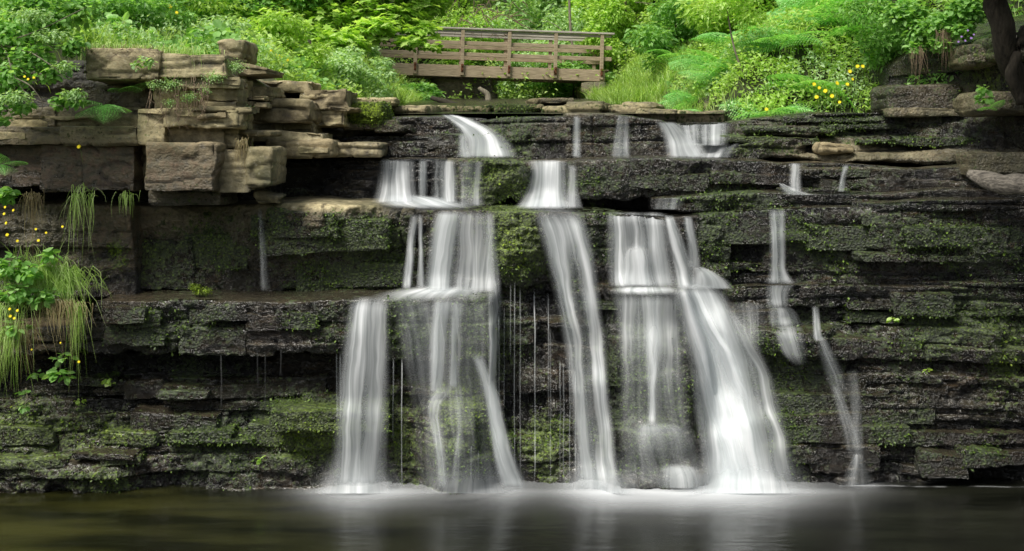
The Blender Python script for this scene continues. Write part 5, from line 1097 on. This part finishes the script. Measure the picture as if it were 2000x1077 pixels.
def grass_tuft(label, items, n, L, mat, name='grass_tuft', wid=.006, seed=1, base=None, arch=(.55, 1.45), side=.14):
    """drooping blades: items (px, py, Y, spread px)"""
    rg = np.random.default_rng(seed); b = P(*base) if base else P(*items[0][:3])
    idx = rg.integers(0, len(items), n); I = np.array(items, float)[idx]
    pos = np.stack([(I[:, 0]+rg.normal(size=n)*I[:, 3]-1000)/FPX*I[:, 2], I[:, 2]+rg.random(n)*.05, H+(HZ-I[:, 1]-rg.normal(size=n)*4)/FPX*I[:, 2]], 1)
    ln = L*(.5+.8*rg.random(n)); nseg = 6; t = np.linspace(0, 1, nseg)
    dx = rg.normal(size=n)*side + .12*np.sin(idx*3.1); out = .04+.12*rg.random(n); ln = ln*(.55+.7*rg.random(n))
    V = np.zeros((n, nseg, 2, 3))
    av = np.array(arch)*(.6+.8*rg.random((n, 1)))*[1, 1] + rg.normal(size=(n, 2))*.12
    kx = rg.normal(size=n)*.10; kp = rg.random(n)*6
    for i, q in enumerate(t):
        c = pos.copy(); c[:, 0] += dx*ln*q + kx*ln*np.sin(kp+q*4)*q; c[:, 1] -= out*ln*3*np.sqrt(q)*.5; c[:, 2] += ln*(av[:, 0]*q - av[:, 1]*q*q)
        w = wid*(1-q**2*.9); V[:, i, 0] = c-[w/2, 0, 0]; V[:, i, 1] = c+[w/2, 0, 0]
    base_ = (np.arange(n)*nseg*2)[:, None]
    F = np.concatenate([np.concatenate([base_+2*i, base_+2*i+1, base_+2*i+3, base_+2*i+2], 1) for i in range(nseg-1)])
    tag(link(mesh(name, V.reshape(-1, 3)-b, F, mat, False), name, loc=b), label, 'grass')
grass_tuft('long green grass tuft hanging straight down the brown left face', [(158, 372, 11.95, 9), (178, 380, 11.95, 6), (150, 385, 11.95, 5)], 60, .55, GRASS, seed=1, side=.2)
grass_tuft('pale straw strands hanging left of the long green tuft', [(65, 385, 11.9, 10)], 70, .42, STRAW, seed=2)
grass_tuft('short grass fringe under the biggest block', [(245, 380, 12.0, 8)], 36, .2, GRASS, seed=3)
grass_tuft('thick green grass mound on the left ledge above the pool', [(60, 545, 11.7, 40), (100, 560, 11.72, 30), (105, 540, 11.72, 32)], 620, .40, GRASS, seed=4, wid=.008, arch=(1.25, 1.75), side=.45)
grass_tuft('upright young grass poking from the top of the grass mound', [(70, 520, 11.75, 38), (120, 560, 11.75, 25)], 200, .3, GRASS, seed=24, arch=(1.1, .6), side=.4)
grass_tuft('dry straw fringe below the green grass mound', [(115, 595, 11.65, 26)], 150, .33, STRAW, seed=5, arch=(.8, 1.7), side=.35)
grass_tuft('dry straw fringe at the left margin, lower than its neighbour', [(30, 640, 11.65, 20)], 110, .33, STRAW, seed=25, arch=(.8, 1.7), side=.35)
grass_tuft('long mixed grass drooping at the lower left margin', [(10, 660, 11.65, 18), (15, 600, 11.6, 20)], 130, .5, GRASS, seed=6, side=.25)
grass_tuft('green blades among the straw at the lower left margin', [(5, 650, 11.6, 22), (150, 600, 11.7, 8)], 150, .5, GRASS, seed=7)
grass_tuft('straw coloured tuft hanging on the tan end blocks', [(472, 278, 11.9, 5)], 60, .25, STRAW, seed=8)
grass_tuft('grass fringe trailing from the top of the olive block', [(200, 93, 11.95, 30), (260, 93, 11.95, 25)], 110, .11, STRAW, seed=9)
grass_tuft('green grass fringe on top of the left stack', [(330, 98, 12.0, 40), (270, 92, 12.0, 40), (210, 90, 12.0, 30)], 500, .22, GRASS, seed=10)
grass_tuft('brown root curtain hanging from the creeper on the right wall', [(1845, 62, 14.0, 10)], 60, .36, ROOTM, seed=11)
grass_tuft('short brown root curtain low on the left part of the dark right wall', [(1792, 100, 14.3, 8)], 40, .3, ROOTM, seed=21)
grass_tuft('grass tufts sprouting around the slanting boulder', [(470, 275, 12.5, 10)], 60, .14, GRASS, seed=12)
# dangling roots over the slab
rr = random.Random(4); L = []
for i in range(46):
    px = rr.choice([300, 318, 340, 352, 372, 388, 398, 402]) + rr.uniform(-9, 9); y0 = rr.uniform(140, 205); ln = rr.uniform(25, 75)
    pts = [P(px + rr.uniform(-8, 8)*k*.5, y0+ln*k/4, 11.80-.02*sin(k)) for k in range(5)]
    L.append(tube(pts, [.004, .003, .0015], 4, .8, i))
V, F = join(L); b = P(340, 170, 11.9)
tag(link(mesh4('dangling_roots', V-b, F, ROOTM), 'dangling_roots', loc=b), 'tangle of dry brown roots hanging over the smooth slab of the left stack', 'roots')
L = []
for i in range(16):
    px = rr.uniform(180, 300); y0 = rr.uniform(88, 104); L.append(tube([P(px+rr.uniform(-16, 16)*k*.6, y0+rr.uniform(2, 7)*k, 11.84) for k in range(4)], [.003, .0025, .001], 4, .8, i))
V, F = join(L); b = P(240, 100, 11.9)
tag(link(mesh4('dangling_roots', V-b, F, ROOTM), 'dangling_roots', loc=b), 'thin roots creeping along the top edge of the olive block', 'roots')

# flowers
def flower_mesh(mat):
    parts = []
    for k in range(9):
        a = 2*pi*k/9; c, s = cos(a), sin(a)
        V = np.array([[0, 0, 0], [.011, .004, .003], [.019, 0, .002], [.011, -.004, .003]]); M = np.array([[c, -s, 0], [s, c, 0], [0, 0, 1]])
        parts.append((V @ M.T, np.array([[0, 1, 2, 3]])))
        V2 = V*.6+[0, 0, .003]; parts.append((V2 @ M.T, np.array([[0, 1, 2, 3]])))
    V, F = join(parts)
    R = np.array(Matrix.Rotation(radians(70), 3, 'X')); return mesh4('flower_head', V @ R.T, F, mat, False)
FY = flower_mesh(YELLOW); FP = flower_mesh(PURPLE)
V, F = tube([(0, 0.01, 0), (.01, .02, -.05), (.005, .05, -.12)], [.0018, .002, .002], 4); SM = mesh4('stem', V, F, STEM)
def flowers(L, Y, label, group, me=FY, s=1.0):
    for (px, py) in L:
        s_ = s*.8; YY = Y + rr.uniform(-.04, .04); t = empty('wild_flower', P(px, py, YY), label, 'flower', group, rz=rr.uniform(-.5, .5), sc=s_*rr.uniform(.8, 1.15))
        for m, nm in ((me, 'flower_head'), (SM, 'stem')): link(m, nm, t)
flowers([(26, 411), (8, 418), (12, 436), (122, 443), (14, 459), (34, 471), (75, 470), (90, 455), (70, 448), (10, 405)], 11.4, 'yellow flower beside the hanging grass at the left margin', 'yellow flowers beside the hanging grass', s=1.15)
flowers([(19, 604), (34, 607), (20, 618), (28, 622)], 11.35, 'yellow flower low at the left margin, in the straw', 'yellow flowers low in the straw', s=1.1)
flowers([(154, 287)], 11.7, 'yellow flower in front of the dark overhang', None, s=1.5)
flowers([(154, 707)], 11.5, 'lone yellow flower hanging below the grass mound', None, s=1.2)
flowers([(62, 683), (118, 670)], 11.6, 'tiny yellow bloom below the straw fringe', 'tiny yellow blooms', s=.7)
flowers([(545, 120), (550, 137), (538, 108), (556, 128), (530, 100), (525, 140), (562, 118), (548, 110), (400, 60), (345, 25), (332, 13)], 15.5, 'yellow bloom in the left grass slope', 'yellow blooms in the left grass slope', s=2.0)
flowers([(1635, 163), (1640, 200), (1655, 165), (1590, 165), (1660, 140), (1675, 130), (1612, 178), (1497, 214), (1595, 190), (1665, 155), (1685, 130), (1625, 188), (1600, 172)], 14.9, 'yellow bloom in the fern bank', 'yellow blooms in the fern bank', s=2.0)
flowers([(1878, 72), (1890, 60), (1897, 75), (1885, 80), (1902, 68), (1872, 82)], 13.6, 'small purple bellflower on the dark right wall', 'purple bellflowers', me=FP, s=1.1)
flowers([(55, 155), (48, 150), (66, 152)], 11.2, 'yellow flower inside the hanging bush', 'yellow flowers inside the hanging bush', s=1.1)

# moss sprigs as one stuff object per tint
def sprigs():
    rg = np.random.default_rng(9); Pn, Nn, Yl = [], [], []
    for V, nr, mo, ye in ROCKV:
        px, py = project(V)
        m = (px > -60) & (px < 2060) & (mo > .42)
        w = np.clip((mo-.30)*.75, 0, .42)*m
        # keep to patches
        w = w*(fbm(V[:, 0]*3.2, V[:, 1]*3.2, V[:, 2]*4.5, 3, 77) + .35*(mo-.7) > .02)
        k = rg.random(len(V)) < w
        Pn.append(V[k]); Nn.append(nr[k]); Yl.append(ye[k])
    Pn, Nn, Yl = np.vstack(Pn), np.vstack(Nn), np.concatenate(Yl)
    cam = np.array([0, 0, H]) - Pn
    Nn = np.where((Nn*cam).sum(1, keepdims=True) < 0, -Nn, Nn)
    print('moss sprigs', len(Pn))
    n = len(Pn); Pn = Pn + rg.normal(size=(n, 3))*.008
    tip = Nn*.9 + rg.normal(size=(n, 3))*.7 - [0, 0, .35]
    R = frames(rg.normal(size=(n, 3))*.7+Nn*.6+[0, 0, .6], tip)
    sz = .016+.030*rg.random(n)**1.6
    T = (np.array([[0, 0, 0], [.3, .5, .08], [0, 1, 0], [-.3, .5, .08]], float), np.array([[0, 1, 2, 3]]))
    yk = rg.random(n) < np.clip(Yl*1.2-.3, 0, .9)
    for k, mt, lb in ((~yk, MOSSM, 'dark green moss growing on the wet rock'), (yk, MOSSY, 'bright yellow green moss on the wettest rocks')):
        V, F = scatter(*T, Pn[k], R[k], sz[k]); tag(link(mesh('moss', V, F, mt, False), 'moss'), lb, 'moss', kind='stuff')
sprigs()

# ================================================================== BRIDGE
def bbox(c, s, bev=.006):
    c = np.array(c, float); s = np.array(s, float)/2
    V = np.array([[x, y, z] for x in (-1, 1) for y in (-1, 1) for z in (-1, 1)], float)*s + c
    F = np.array([[0, 1, 3, 2], [4, 6, 7, 5], [0, 4, 5, 1], [2, 3, 7, 6], [0, 2, 6, 4], [1, 5, 7, 3]])
    return V, F
def part(nm, boxes, mat, parent):
    V, F = join(boxes); o = link(mesh(nm, V, F, mat, False), nm, parent)
    b = o.modifiers.new('bevel', 'BEVEL'); b.width = .008; b.segments = 1
    return o
BR = empty('footbridge', P(735, 148, 30.8), 'brown wooden footbridge with open rails crossing the stream', 'bridge')
BR.rotation_euler = (0, radians(1.6), radians(4.5))
Lb = 6.3; W = 1.2
for yy, lab in ((0, 'near'), (W, 'far')):
    part('beam', [bbox((Lb/2, yy, .19), (Lb, .13, .31))], WOOD, BR)
deck = [bbox((.06+k*.15, W/2, .355), (.135, W-.16, .04)) for k in range(43)]
part('deck', deck, WOOD, BR)
for yy, sg in ((0, -1), (W, 1)):
    for k in range(5):
        x = 1.05+k*1.285
        p = part('post', [bbox((x, yy+sg*.105, .72), (.10, .08, 1.28))], WOOD, BR)
        part('bracket', [bbox((x, yy+sg*.155, .28), (.07, .014, .22))], RUSTM, p)
        for q in (.22, .34):
            th = tube([(x, yy+sg*.16, q), (x, yy+sg*.185, q)], [.02, .02], 6); link(mesh4('bolt', *th, RUSTM), 'bolt', p)
    for z in (.66, .97):
        part('rail', [bbox((Lb/2+.1, yy+sg*.045, z), (Lb+.15, .035, .11))], WOOD, BR)
    part('handrail', [bbox((Lb/2+.1, yy+sg*.09, 1.36), (Lb+.25, .15, .05)), bbox((Lb/2+.1, yy+sg*.045, 1.29), (Lb+.1, .035, .07))], WOODTOP, BR)

# ================================================================== LIGHT, WORLD, CAMERA
w = bpy.data.worlds.new('World'); SC.world = w; w.use_nodes = True
nt = w.node_tree; nt.nodes.clear(); n = N(nt)
AZ, EL = radians(-140), radians(54)      # sun high behind the viewer's left shoulder
sky = n('ShaderNodeTexSky', sky_type='NISHITA'); sky.sun_disc = False; sky.sun_elevation = EL; sky.sun_rotation = AZ
sky.air_density = 1.0; sky.dust_density = 3.0; sky.ozone_density = 1.0
hs = n('ShaderNodeHueSaturation', {'Saturation': 0.45, 'Color': sky.outputs[0]})
bg = n('ShaderNodeBackground', {0: hs.outputs[0], 1: 0.15}); n('ShaderNodeOutputWorld', {0: bg.outputs[0]})
sd = bpy.data.lights.new('sun', 'SUN'); sd.energy = 4.6; sd.angle = radians(22); sd.color = (1, .96, .88)
so = bpy.data.objects.new('sun', sd); COL.objects.link(so)
dirv = Vector((sin(AZ)*cos(EL), cos(AZ)*cos(EL), sin(EL))); so.rotation_euler = dirv.to_track_quat('Z', 'Y').to_euler()

cd = bpy.data.cameras.new('camera'); cam = bpy.data.objects.new('camera', cd); COL.objects.link(cam)
cam.location = (0, 0, H); cam.rotation_euler = (radians(90), 0, 0)
cd.sensor_width = 36; cd.lens = 36*FPX/2000; cd.clip_end = 1500; cd.clip_start = .1
cd.shift_y = -(538.5-HZ)/2000
SC.camera = cam
SC.render.engine = 'CYCLES'
SC.cycles.use_denoising = True; SC.cycles.sample_clamp_direct = 5.0; SC.cycles.sample_clamp_indirect = 3.0
SC.cycles.transparent_max_bounces = 24; SC.cycles.max_bounces = 6; SC.cycles.diffuse_bounces = 3
SC.view_settings.view_transform = 'Standard'; SC.view_settings.look = 'None'; SC.view_settings.exposure = 0
